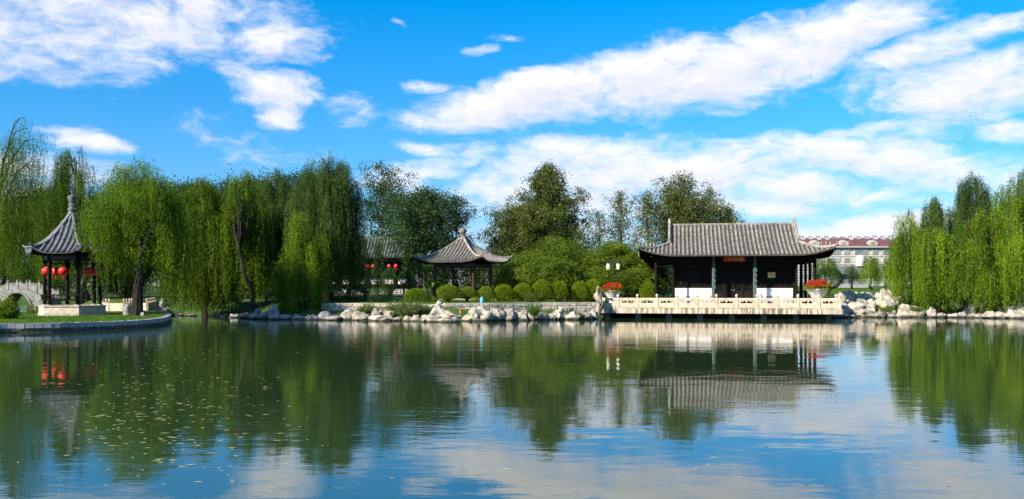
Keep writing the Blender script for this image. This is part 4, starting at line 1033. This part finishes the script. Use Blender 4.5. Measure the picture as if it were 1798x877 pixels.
apartments()
def old_house():
    Y = 150; x0, x1 = X(1466, Y), X(1524, Y); w = x1 - x0; z0 = 2.2; t = thing('old_house', 'small grey roofed house in front of the apartment block', 'house', (x0, Y, z0)); ze = Zp(482, Y) - z0; zr_ = Zp(467, Y) - z0
    MB().box(0, w, 0, 5, -.5, ze).build('wall', M['granite'], t)
    MB().add([(-.5, -.8, ze), (w + .5, -.8, ze), (w + .5, 2.5, zr_), (-.5, 2.5, zr_), (w + .5, 5.8, ze), (-.5, 5.8, ze)], [(0, 1, 2, 3), (3, 2, 4, 5), (0, 3, 5), (1, 4, 2), (0, 5, 4, 1)]).build('roof', M['slate'], t)
    for q in (.6, 2.3, 4.0): MB().box(q, q + .9, -.06, -.003, .8, 2.0).build('window', M['far_glass'], t)
    MB().box(-.5, w + .5, 2.35, 2.65, zr_ - .05, zr_ + .25).build('ridge', M['ridge'], t)
    k = thing('water_tank', 'white cylindrical water tank above the grey roofed house', 'tank', (X(1511, 152), 152, 2.4)); zt = Zp(448, 152) - 2.4; MB().lathe([(.75, zt - 1.9), (.8, zt - 1.8), (.8, zt - .3), (.3, zt)], 14).build('drum', M['tank'], k, True)
    m = MB()
    for a in range(4): m.bar((.55 * math.cos(a * 1.57), .55 * math.sin(a * 1.57), -.5), (.5 * math.cos(a * 1.57), .5 * math.sin(a * 1.57), zt - 1.9), .12, .12)
    m.build('stand', M['granite'], k)
old_house()

# ------------------------------------------------------------------ rocks
def shape_peak(v):   # tall on the left, long low shoulder to the right
    k = .36 + .85 * math.exp(-((v.x + .38) / .30) ** 2) + .12 * math.sin(v.x * 7)
    return Vector((v.x, v.y * (.7 + .2 * math.sin(v.x * 5)), v.z * k if v.z > -.4 else v.z))
rock('large white limestone boulder with a peak at the foot of the steps', 779, 65.2, 531, 62, -.15, 'rock', 11, .55, .2, shape=shape_peak, sub=4, holes=.3)
# shore rocks of the middle bank: px, distance, top y, width px
MIDR = [(312,79,550,16),(335,78,551,18),(392,75.3,552,18),(412,74,551,16),(430,72.8,551,16),(447,71.2,549,16),(464,70.6,547,18),(481,70.3,534,15),(483,69.6,550,18),(503,69.8,552,20),(524,69.8,551,20),(550,69.3,552,22),(574,69.2,546,22),(585,68.6,554,24),(611,68.8,543,22),(632,68.4,546,24),(641,67.4,553,18),
        (661,68.6,541,15),(660,67.4,553,22),(682,68.2,545,18),(676,66.8,556,16),(694,67.2,557,18),(716,66.8,554,18),(732,66.6,553,16),(748,65.6,553,16),
        (833,66.8,538,32),(852,66.6,544,20),(872,67.4,541,24),(893,67.8,542,20),(912,68.2,546,22),(930,68.4,549,14),(950,69.2,548,24),(968,69.3,550,14),(983,69.8,540,22),(1006,69.8,546,22),(1028,70.2,548,18),(1041,71,546,14)]
MIDR.sort()
for i, (px, Y, ty, w) in enumerate(MIDR):
    n_left = sum(1 for q in MIDR if q[0] < 779); 
    lab = (f'pale shore rock, {ORD[n_left - 1 - i]} to the left of the white peaked boulder' if px < 779 else f'pale shore rock, {ORD[i - n_left]} to the right of the white peaked boulder')
    rock(lab, px, Y, ty, w * 1.42, -.15, 'rock' if px > 600 else 'rock_grey', 30 + i, .75, .42, group='rocks along the middle bank', holes=.2)
# standing rocks
rock('tall pale pitted scholar stone at the left end of the terrace', 1052, 72.4, 502, 20, .2, 'rock', 71, .9, .55, name='scholar_stone', sub=4, holes=.7, shape=lambda v: Vector((v.x * (.8 + .4 * math.sin(v.z * 8 + v.x * 2)) + .3 * math.sin(v.z * 5 + 1), v.y * (.8 + .3 * math.sin(v.z * 7)), v.z)))
rock('pale rock wedged under the left corner of the terrace', 1043, 70.9, 541, 16, -.15, 'rock', 72, .8, .4, holes=.3)
rock('grey standing stone beside the trunk of the island willow', 223.5, 64.2, 533, 14, .40, 'rock_grey', 73, .8, .3, name='standing_stone')
rock('small grey stone on the right of the island willow trunk', 253, 64.0, 545, 8, .40, 'rock_grey', 74, .8, .3, name='standing_stone')
rock('pointed grey rock on the bank beyond the tip of the island', 286, 79.6, 522, 15, .0, 'rock_grey', 75, .8, .28, name='standing_stone')
rock('flat grey rock at the water below the pointed grey rock', 286, 78.4, 539, 25, -.15, 'rock_grey', 76, .8, .3)
rock('dark weathered stump like stone at the foot of the island willow', 250, 62.6, 548, 8, .40, 'rock_grey', 77, .6, .4, name='standing_stone')
rock('slim grey standing rock under the leaning willow trunk', 452, 71.8, 541, 14, .1, 'rock_grey', 78, .8, .3, name='standing_stone')
rock('pale slanting slab rock beside the stone steps', 769, 67.4, 528, 12, .5, 'rock', 79, .6, .3)
# right shore
RLOW = [(1472,74.4,545,30,'rock_grey'),(1485,74.2,552,30,'rock_grey'),(1512,75.4,542,44,'rock'),(1500,74.6,553,14,'rock'),(1512,74.5,553,12,'rock'),(1526,74.5,553,12,'rock'),(1541,74.6,547,18,'rock'),(1548,75.2,541,12,'rock'),(1566,75.4,543,18,'rock'),(1566,74.3,552,14,'rock'),
        (1582,74.6,543,12,'rock_ochre'),(1584,74,551,16,'rock'),(1597,75,545,22,'rock'),(1612,74.4,549,14,'rock'),(1636,74.2,538,13,'rock'),(1653,74,549,14,'rock'),(1676,74,550,18,'rock'),(1690,74,547,14,'rock_grey'),(1706,73.6,550,12,'rock'),(1719,73.4,550,16,'rock'),
        (1740,73,546,22,'rock'),(1760,72.8,547,20,'rock'),(1778,72.4,543,22,'rock'),(1797,72,543,24,'rock'),(1820,71.5,545,24,'rock'),(1845,70.5,545,26,'rock')]
RUP = [(1476,76.2,513,14,'rock'),(1478,75.6,529,24,'rock_grey'),(1500,76.4,530,34,'rock'),(1487,77.8,515,16,'rock'),(1499,78,518,18,'rock'),(1491,79,509,28,'rock'),(1513,77.4,521,14,'rock'),(1520,79,513,30,'rock'),(1526,76,529,24,'rock'),(1529,77.6,521,12,'rock'),
       (1543,79.4,514,18,'rock'),(1547,76.4,527,20,'rock_ochre'),(1556,79,507,16,'rock'),(1558,76.8,526,16,'rock_grey'),(1570,77.5,521,12,'rock'),(1583,78,514,10,'rock'),(1590,76.6,533,24,'rock'),(1607,77.2,536,14,'rock'),(1622,76.6,541,16,'rock_grey'),(1682,76,527,12,'rock'),(1704,76,533,14,'rock_grey'),
       (1729,75.8,530,14,'rock_grey'),(1757,75.6,524,12,'rock'),(1772,75.4,520,12,'rock'),(1770,74.8,536,22,'rock_grey'),(1790,74.6,529,20,'rock_grey'),(1788,76.2,515,18,'rock'),(1794,73.8,537,20,'rock_grey')]
RLOW.sort(); RUP.sort()
def zlev(x, y): return max(ground_z(x, y) - .25, -.15)
for i, (px, Y, ty, w, m) in enumerate(RLOW):
    rock(f'{"ochre" if m == "rock_ochre" else "grey" if m == "rock_grey" else "pale"} rock at the waterline, {ORD[i]} to the right of the terrace', px, Y, ty, w * 1.35, -.15, m, 120 + i, .75, .40, group='rocks at the right waterline', sub=3)
for i, (px, Y, ty, w, m) in enumerate(RUP):
    rock(f'{"ochre" if m == "rock_ochre" else "grey" if m == "rock_grey" else "pale"} rock of the upper tier, {ORD[i]} to the right of the terrace', px, Y, ty, w * 1.45, max(zlev(X(px, Y), Y), Zp(ty, Y) - w * 1.3 * Y / F), m, 160 + i, .9, .42, group='rocks of the right upper tier', holes=.2)
for i, (px, Y, ty, w) in enumerate([(1480,100,498,10),(1492,99,500,9),(1504,101,497,6),(1515,100,499,8),(1524,98,501,6),(1541,97,502,8),(1546,96,506,7),(1556,99,497,6)]):
    rock(f'small pale stone on the far lawn, {ORD[i]} to the right of the hall', px, Y, HZ + (HC - ground_z(X(px, Y), Y) - .3) * F / Y, w, ground_z(X(px, Y), Y) - .1, 'rock', 200 + i, .8, .3, group='stones on the far lawn', sub=2)

# ------------------------------------------------------------------ clipped bushes, small shrubs, banana plants, weeds
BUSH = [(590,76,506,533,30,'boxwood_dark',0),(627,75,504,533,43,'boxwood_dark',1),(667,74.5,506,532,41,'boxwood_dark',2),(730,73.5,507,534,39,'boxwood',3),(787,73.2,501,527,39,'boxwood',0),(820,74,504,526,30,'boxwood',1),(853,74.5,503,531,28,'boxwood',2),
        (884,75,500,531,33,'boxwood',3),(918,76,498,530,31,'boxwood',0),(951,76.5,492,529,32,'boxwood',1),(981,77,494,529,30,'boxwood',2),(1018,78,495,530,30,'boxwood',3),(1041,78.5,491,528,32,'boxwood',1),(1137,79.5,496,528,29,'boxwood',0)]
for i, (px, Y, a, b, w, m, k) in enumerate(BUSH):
    pre = 'clipped bush, willow shade put into its leaf colour' if m == 'boxwood_dark' else 'bright green clipped round bush'  # darker leaf colour stands in for the shade of the willows
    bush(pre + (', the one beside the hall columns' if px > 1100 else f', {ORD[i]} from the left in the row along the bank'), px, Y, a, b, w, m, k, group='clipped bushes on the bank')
for lab, px, Y, a, b, w, m, k in (('low yellowish shrub right of the fourth clipped bush',755,73.8,520,534,24,'boxwood',1), ('small low shrub beneath the sixth clipped bush',834,73.2,522,533,16,'boxwood',2), ('dark rounded shrub before the far hall',684,92,472,514,32,'boxwood_dark',0),
                                ('dark green shrub beyond the right end of the hall',1455,92,470,508,44,'boxwood_dark',3), ('dark loose shrub left of the square pavilion',728,84,450,528,30,'boxwood_dark',2), ('small dark shrub before the left end of the far hall',640,93,486,516,26,'boxwood_dark',1),
                                ('small dark tree like shrub right of the far hall lanterns',709,91,478,500,20,'boxwood_dark',3), ('dark shrub under the willow branches right of the leaning trunk',484,80,514,536,36,'boxwood_dark',1), ('yellow green shrub left of the leaning willow trunk',415,80,514,540,24,'boxwood',2)):
    bush(lab, px, Y, a, b, w, m, k, name='garden_shrub')
for lab, px, Y, a, hw in (('dark slender cypress at the left of the far hall',614,96,428,10), ('dark slender cypress before the far hall roof',664,96,428,9)):
    broadleaf(lab, px, Y, a, [(0, .75), (.3, .8), (.7, .5), (1, .08)], 70, 4, 22, .14, int(px), 'broad_dark', 1.1, .1, .04, .26, name='cypress', bark='bark')
tuft('reed_tuft', 'tall green reed tuft on the rocks left of the terrace', 'plant', (X(938, 68.2), 68.2, .25), 260, 1.35, .55, 'grass', 3, .03, .55)
tuft('reed_tuft', 'short green tuft at the waterline near the terrace', 'plant', (X(1021, 69.6), 69.6, .1), 110, .7, .3, 'grass', 4, .03, .6)
tuft('leafy_weed', 'small leafy weed between two rocks near the terrace', 'plant', (X(1002, 70.4), 70.4, .55), 160, .35, .35, 'weed', 5, .07, leafy=True)
for k, (px, Y, z, h, s, lab) in enumerate(((716, 67.6, .45, 1.35, 1.25, 'large sprawling green scrub on the rocks left of the steps'), (738, 68.4, .6, .9, .8, 'loose green scrub beside the steps'), (646, 69.0, .55, .85, .8, 'leafy green scrub over the left shore rocks'), (697, 68.8, .6, 1.05, .8, 'grey green weeds above the terracotta pot rocks'))):
    tuft('scrub', lab, 'plant', (X(px, Y), Y, z), 1500, h, s, 'weed', 40 + k, .06, leafy=True)
for k, (px, Y, z, h, s, lab) in enumerate(((1556, 75.0, .55, .5, .9, 'low green weeds on the right rocks beside the terrace'), (1610, 75.2, .5, .5, .7, 'low green weeds under the right willow branches'), (1480, 78.6, 1.2, .35, .8, 'grassy weeds behind the right rock tier'))):
    tuft('scrub', lab, 'plant', (X(px, Y), Y, z), 600, h, s, 'grass', 60 + k, .05, leafy=True)
tuft('leafy_weed', 'small green bush in front of the eighth clipped bush', 'plant', (X(931, 74.2), 74.2, 1.2), 900, 1.0, .5, 'weed', 47, .06, leafy=True)
tuft('island_shrub', 'feathery green shrub at the left edge of the island', 'plant', (X(10, 57), 57, .42), 5200, 1.75, .85, 'willow_bright', 48, .06, leafy=True)
tuft('island_shrub', 'thin greyish shrub left of the hexagonal pavilion plinth', 'plant', (X(62, 68), 68, .42), 900, 1.5, .8, 'weed', 49, .05, leafy=True)

def banana(label, px, Y, h, seed):
    rng = random.Random(seed); x = X(px, Y); z0 = ground_z(x, Y); t = thing('banana_plant', label, 'plant', (x, Y, z0))
    MB().lathe([(.09, -.05), (.08, h * .3), (.04, h * .5)], 8).build('stalk', M['weed'], t)
    for k in range(6):
        a = rng.uniform(0, 6.28); r = h * rng.uniform(.25, .5); P = []
        for s in np.linspace(0, 1, 8):
            c = Vector((math.cos(a) * r * s, math.sin(a) * r * s, h * .4 + h * (.75 * s - .45 * s * s) * rng.uniform(.98, 1.02)))
            wd = .17 * math.sin(math.pi * (s * .9 + .06)) + .02; sd_ = Vector((-math.sin(a), math.cos(a), 0))
            P.append([tuple(c - sd_ * wd + Vector((0, 0, wd * .5))), tuple(c), tuple(c + sd_ * wd + Vector((0, 0, wd * .5)))])
        MB().grid(P, .012).build('leaf', M['banana'], t, True)
banana('broad leaved light green banana plant left of the square pavilion', 757, 76, 2.2, 3)
banana('broad leaved banana plant in front of the right side of the square pavilion', 866, 77, 1.7, 5)

# ------------------------------------------------------------------ trees
# island willow with its forked trunk
Yt = 63.5; bx = X(240, Yt)
def tp(px, py, dy=0.0): return (X(px, Yt + dy), Yt + dy, Zp(py, Yt + dy))
TR = [([tp(240, 560), tp(241, 545), tp(242, 525), tp(243, 505), tp(247, 488)], [.55, .42, .36, .34, .33]),
      ([tp(246, 492), tp(244, 470), tp(246, 445), tp(247, 426), tp(237, 416), tp(226, 403), tp(216, 388), tp(205, 372)], [.26, .2, .18, .16, .13, .11, .09, .05]),
      ([tp(246, 440), tp(250, 420, .3), tp(256, 406, .4), tp(268, 394, .5), tp(275, 385, .5)], [.15, .14, .12, .08, .05]),
      ([tp(247, 452), tp(258, 428, -.3), tp(266, 408, -.4), tp(274, 388, -.4), tp(280, 360, -.4)], [.17, .14, .12, .09, .05]),
      ([tp(247, 490), tp(258, 484, .4), tp(268, 470, .6), tp(276, 448, .8), tp(282, 425, .9), tp(292, 402, 1.0), tp(296, 380, 1.0)], [.22, .18, .16, .14, .12, .09, .05])]
willow('island willow with a dark forked trunk leaning over the hexagonal pavilion', 242, 64.5, 278, 94, 240, 150, 24, 5, 'willow_bright', floor=.9, trunk_r=.22, ry=.95, limbs=14, front_open=True, lower=.34, spread=.42, baseY=63.5,
       custom=dict(z=.40, paths=TR, tips=[p[-1] for p, _ in TR[1:]]))
W_ = [  # label, centre px, Y, top py, half width px, trunk px, branches, per, seed, material, extra
 ('tall sparse willow with bare leaning limbs at the left edge', 45, 80, 205, 80, -25, 66, 22, 11, 'willow', dict(floor=3.0, lenlo=.3, lower=.4, limbs=7, trunk_r=.26, fork=.22, spread=.3, ry=.6, clump=.6, zj=.16)),
 ('dark willow rising behind the finial of the hexagonal pavilion', 128, 92, 252, 58, 140, 70, 24, 12, 'willow', dict(floor=1.2, tdark=.06, limbs=4, fork=.25)),
 ('willow curtain hanging behind the arch bridge at far left', 20, 98, 335, 85, 5, 95, 22, 13, 'willow_bright', dict(floor=1.6)),
 ('willow curtain seen through the columns of the hexagonal pavilion', 135, 98, 345, 85, 150, 95, 22, 14, 'willow_bright', dict(floor=1.6)),
 ('willow hanging to the bank behind the zigzag footbridge', 235, 100, 330, 80, 215, 85, 22, 15, 'willow', dict(floor=2.2, tdark=.05)),
 ('bright topped willow trailing in the water right of the island', 348, 75.5, 308, 70, 362, 135, 26, 16, 'willow', dict(floor=.05, ry=.7, lower=.45, trail=.5, trunk_r=.2)),
 ('willow with a dark leaning trunk at the bank', 428, 76, 302, 52, 445, 88, 24, 17, 'willow_bright', dict(floor=.6, lean=-1.1, trunk_r=.22, baseY=73.2, fork=.42, ry=.8)),
 ('grey green willow behind the leaning trunk', 482, 81, 290, 62, 500, 96, 24, 18, 'willow_grey', dict(floor=1.4)),
 ('tallest round topped willow right of the leaning trunk', 578, 77, 262, 76, 575, 150, 26, 19, 'willow_grey', dict(floor=.7, ry=.9)),
 ('low pale green willow trailing in the water below the tallest willow', 532, 72.4, 372, 52, 525, 80, 24, 20, 'willow_bright', dict(floor=.0, ry=.5, trunk_r=.16, zj=.6, lower=.25, trail=.45)),
 ('leftmost right-hand willow with a tuft overhanging the rocks', 1592, 78, 362, 36, 1600, 60, 22, 21, 'willow_sun', dict(floor=.5, trunk_r=.2, trail=.15, lenlo=.3, zj=.2)),
 ('pale feathery willow behind the right-hand rocks', 1650, 82, 342, 46, 1655, 84, 22, 22, 'willow_grey', dict(floor=1.2)),
 ('bright willow trailing over the right-hand rocks', 1640, 75.8, 392, 50, 1648, 66, 24, 23, 'willow_sun', dict(floor=.1, ry=.7, trail=.15, lenlo=.3, zj=.2)),
 ('tall greyish willow crown in the middle of the right-hand group', 1712, 86, 300, 40, 1712, 84, 24, 24, 'willow_grey', dict(floor=1.6)),
 ('large bright willow trailing to the water at the right', 1724, 75, 348, 56, 1730, 84, 26, 25, 'willow_sun', dict(floor=.0, ry=.7, trail=.15, lenlo=.3, zj=.2)),
 ('tallest willow at the right edge behind the others', 1805, 83, 282, 70, 1800, 110, 25, 26, 'willow_bright', dict(floor=1.2)),
 ('bright willow hanging at the right edge of the water', 1804, 73, 372, 50, 1815, 76, 25, 27, 'willow_sun', dict(floor=.2, ry=.7, trail=.15, lenlo=.3, zj=.2)),
]
for lab, c, Y, top, hw, tpx, nb, per, seed, mt, kw in W_: willow(lab, c, Y, top, hw, tpx, nb, per, seed, mt, **kw)
for lab, c, Y, top, hw, nb, seed in (('small pale willow just beyond the right end of the hall', 1449, 118, 443, 27, 46, 31), ('small round bright willow on the far lawn', 1529, 112, 448, 19, 44, 32), ('small dull green willow beside the old grey house', 1496, 120, 464, 16, 34, 33), ('small hazy green willow beside the leftmost right-hand willow', 1556, 122, 458, 15, 30, 34)):
    willow(lab, c, Y, top, hw, c, nb, 18, seed, 'willow_bright' if seed != 33 else 'willow_grey', floor=2.2, trunk_r=.16, ds=.16, fork=.3)
# broadleaf trees, left to right
B_ = [
 ('dark background tree behind the hexagonal pavilion', 90, 128, 345, [(0, 5), (.5, 6), (.85, 4), (1, 1)], 110, 4, 26, .30, 41, 'broad_dark', dict(clr=.8, h0=.08)),
 ('dark background tree behind the island willow', 235, 130, 330, [(0, 5), (.5, 6), (.85, 4), (1, 1)], 110, 4, 26, .30, 42, 'broad_dark', dict(clr=.8, h0=.08)),
 ('dark background tree behind the bright topped willow', 345, 122, 335, [(0, 5), (.5, 6), (.85, 4), (1, 1)], 120, 4, 26, .30, 43, 'broad_dark', dict(clr=.8, h0=.06)),
 ('dark background tree behind the leaning trunk', 445, 120, 325, [(0, 5), (.5, 6), (.85, 4), (1, 1)], 120, 4, 26, .30, 44, 'broad_dark', dict(clr=.8, h0=.06)),
 ('dark background tree behind the tallest willow', 545, 124, 318, [(0, 5), (.5, 6), (.85, 4), (1, 1)], 110, 4, 26, .30, 45, 'broad_dark', dict(clr=.8, h0=.06)),
 ('airy tree with thin pale trunks rising behind the far hall roof', 672, 112, 292, [(0, .5), (.35, 2.2), (.7, 4.6), (.9, 3.2), (1, 1.0)], 96, 3, 20, .24, 46, 'broad_dark', dict(stems=3, stem_spread=2.6, h0=.38, clr=.5)),
 ('dense dark tree left of the square pavilion roof', 748, 95, 338, [(0, 2.6), (.4, 4.2), (.75, 3.0), (1, .4)], 130, 4, 24, .22, 47, 'broad_dark', dict(clr=.48, h0=.15)),
 ('spiky fan-branched tree directly behind the square pavilion', 800, 94, 352, [(0, 1), (.5, 2.2), (.8, 1.8), (1, .3)], 46, 4, 22, .20, 48, 'broad_dark', dict(up=1.1, clr=.30, h0=.3)),
 ('small dark tree behind the right corner of the square pavilion', 872, 100, 418, [(0, 1), (.5, 1.4), (1, .3)], 46, 3, 20, .2, 49, 'broad_dark', dict(h0=.2)),
 ('dark spreading tree with a long left bough below the conical tree', 918, 95, 366, [(0, 2.4), (.4, 4.0), (.7, 2.8), (1, .4)], 120, 4, 30, .20, 50, 'broad', dict(clr=.32, h0=.2)),
 ('tall conical tree rising above the bamboo', 962, 100, 294, [(0, 3.4), (.25, 5.0), (.5, 4.0), (.72, 2.5), (.88, 1.1), (1, .2)], 170, 4, 30, .22, 51, 'broad', dict(clr=.33, h0=.16, up=.5)),
 ('slim sparse sapling left of the airy tree behind the bamboo', 1052, 98, 376, [(0, 1.0), (.5, 1.8), (1, .3)], 40, 3, 14, .18, 52, 'broad', dict(up=1.5, clr=.28, h0=.3)),
 ('airy sparse tree rising behind the bamboo', 1090, 99, 338, [(0, 1.5), (.5, 2.7), (.8, 1.8), (1, .3)], 64, 3, 16, .19, 53, 'broad', dict(up=.9, clr=.32, h0=.3, stems=2, stem_spread=1.2)),
 ('slim leafy tree at the left of the hall roof', 1138, 97, 348, [(0, 1.2), (.5, 1.9), (.9, 1.0), (1, .2)], 54, 3, 18, .2, 54, 'broad', dict(up=1.2, clr=.32, h0=.25)),
 ('tall many stemmed tree with wispy tips behind the hall', 1192, 100, 312, [(0, 2.5), (.45, 4.6), (.7, 3.0), (.88, 1.2), (1, .3)], 170, 4, 20, .2, 55, 'broad', dict(up=1.3, clr=.36, h0=.25, stems=5, stem_spread=2.4)),
 ('round leafy tree behind the middle of the hall roof', 1245, 101, 338, [(0, 2.5), (.5, 3.8), (.75, 2.2), (1, .3)], 110, 4, 20, .2, 56, 'broad', dict(up=1.0, clr=.38, h0=.25, stems=3, stem_spread=1.6)),
 ('low leafy tree top at the right of the trees behind the hall', 1276, 100, 364, [(0, 1.5), (.5, 2.4), (1, .4)], 60, 4, 20, .2, 57, 'broad', dict(up=.8, clr=.34, h0=.3)),
]
for lab, px, Y, top, prof, nb, per, lv, sz, seed, mt, kw in B_: broadleaf(lab, px, Y, top, prof, nb, per, lv, sz, seed, mt, **kw)
# the long bough of the spreading tree
broadleaf('leaning tree whose bough points left over the square pavilion', 905, 96, 378, [(0, .4), (.6, .8), (1, .25)], 34, 3, 20, .18, 58, 'broad', clr=.26, h0=.35, lean=-2.1)
BAM = [(905,83,470,26,'low bamboo clump at the left beside the square pavilion'),(930,85,437,34,'bamboo clump below the dark spreading tree'),(968,84,412,36,'tallest bamboo clump in front of the conical tree'),(1004,85,418,32,'bamboo clump second from the tallest to the right'),(1040,85,424,32,'bamboo clump left of the twin lantern lamp'),
       (1078,85.5,414,34,'bamboo clump behind the twin lantern lamp'),(1114,85,424,32,'bamboo clump right of the twin lantern lamp'),(1140,85.5,446,26,'bamboo clump beside the left end of the hall'),
       (985,80.5,452,26,'low bamboo clump in front behind the clipped bushes'),(1060,81.5,468,24,'low bamboo clump right behind the lamp pole'),(1108,81,470,24,'low front bamboo clump behind the left flower bowl')]
for k, (px, Y, top, hw, lab) in enumerate(BAM): bamboo(lab, px, Y, top, hw, 44, 80 + k, dark=.05 * (k % 3))
# undergrowth behind the bank, closing the view under the trees
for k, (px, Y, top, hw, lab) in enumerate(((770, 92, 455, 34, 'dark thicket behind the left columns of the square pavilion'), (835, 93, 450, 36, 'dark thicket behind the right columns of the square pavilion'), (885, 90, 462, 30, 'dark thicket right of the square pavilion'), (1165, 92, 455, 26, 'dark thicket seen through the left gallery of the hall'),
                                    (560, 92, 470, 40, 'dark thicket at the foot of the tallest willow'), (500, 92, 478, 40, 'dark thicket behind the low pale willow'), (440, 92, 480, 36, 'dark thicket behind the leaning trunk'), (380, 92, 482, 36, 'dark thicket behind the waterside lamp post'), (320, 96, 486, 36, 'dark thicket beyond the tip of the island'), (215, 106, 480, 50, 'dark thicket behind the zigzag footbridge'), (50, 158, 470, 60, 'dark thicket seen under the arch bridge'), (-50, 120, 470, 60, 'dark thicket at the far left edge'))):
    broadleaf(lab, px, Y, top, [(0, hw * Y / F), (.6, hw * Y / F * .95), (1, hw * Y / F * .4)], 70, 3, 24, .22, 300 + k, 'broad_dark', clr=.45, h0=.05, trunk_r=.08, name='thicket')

# ------------------------------------------------------------------ grass and floating leaves (uncountable)
def blades(name, label, pts, h, mat, seed, w=.03):
    rng = np.random.default_rng(seed); n = len(pts); D = rng.normal(0, .35, (n, 3)); D[:, 2] = 1
    o = link(name, leaf_mesh(name, pts, D, h * rng.uniform(.5, 1.3, n), np.full(n, w), M[mat], rng.normal(.5, .22, n), rng)); tag(o, label, 'grass', kind='stuff')
rng = np.random.default_rng(9)
def in_poly(x, y, P):
    c = np.zeros(len(x), bool)
    for (ax, ay), (bx_, by_) in zip(P, P[1:] + P[:1]): c ^= ((ay > y) != (by_ > y)) & (x < (bx_ - ax) * (y - ay) / ((by_ - ay) or 1e-9) + ax)
    return c
n = 90000; x = rng.uniform(-38, -22, n); y = rng.uniform(46, 75, n); cen = (sum(p[0] for p in ISP) / len(ISP), sum(p[1] for p in ISP) / len(ISP))
inn = [(p[0] + (cen[0] - p[0]) * .03, p[1] + (cen[1] - p[1]) * .03) for p in ISP]
k = in_poly(x, y, inn) & (np.hypot(x - LX, y - LY) > 2.5)
blades('lawn_grass', 'short bright grass covering the island', np.stack([x[k], y[k], np.full(k.sum(), .43)], 1), .16, 'grass', 1)
n = 60000; pxs = rng.uniform(560, 1150, n); y = rng.uniform(71, 92, n); x = (pxs - CX) * y / F; d = shore_dist(x, y); k = (d > 3.4) & (np.hypot(x - X(813, 82), y - 82) > 3.4)
z = np.interp(d, DK, ZK)
blades('bank_grass', 'dark grass on the middle bank under the bushes', np.stack([x[k], y[k], z[k] - .02], 1), .17, 'grass', 2)
n = 30000; pxs = rng.uniform(1440, 1800, n); y = rng.uniform(78, 125, n); x = (pxs - CX) * y / F; d = shore_dist(x, y); k = d > 3.2; z = height(d, x, y)
blades('far_lawn_grass', 'grass of the far lawn at the right', np.stack([x[k], y[k], z[k] - .02], 1), .2, 'grass', 3)
# willow leaves floating on the pond
n1 = 620; pxs = np.concatenate([rng.normal(280, 105, n1), rng.uniform(20, 1780, 90)]); pys = np.concatenate([rng.normal(715, 62, n1), rng.uniform(600, 860, 90)])
k = (pys > 606) & (pys < 872) & (pxs > 5); pxs, pys = pxs[k], pys[k]; Yl = HC * F / (pys - HZ); n = len(pxs)
P = np.stack([(pxs - CX) * Yl / F, Yl, np.full(n, .004)], 1); a = rng.normal(0, .55, n) + np.where(rng.random(n) < .5, 0, math.pi); L = .05 + .16 * rng.random(n) ** 1.7
D = np.stack([np.cos(a), np.sin(a), np.zeros(n)], 1); S = np.stack([-np.sin(a), np.cos(a), np.zeros(n)], 1); Wd = rng.uniform(.016, .034, n)
V = np.empty((n, 4, 3)); V[:, 0] = P; V[:, 1] = P + D * (L * .45)[:, None] + S * Wd[:, None] / 2; V[:, 2] = P + D * L[:, None]; V[:, 3] = P + D * (L * .45)[:, None] - S * Wd[:, None] / 2; V[:, 1, 2] += .004; V[:, 2, 2] += .003
fo = link('floating_leaves', np_mesh('floating_leaves', V.reshape(-1, 3), np.arange(n * 4).reshape(n, 4), M['float_leaf'], rng.normal(.5, .25, n))); tag(fo, 'fallen willow leaves floating on the left of the pond', 'leaves', kind='stuff')
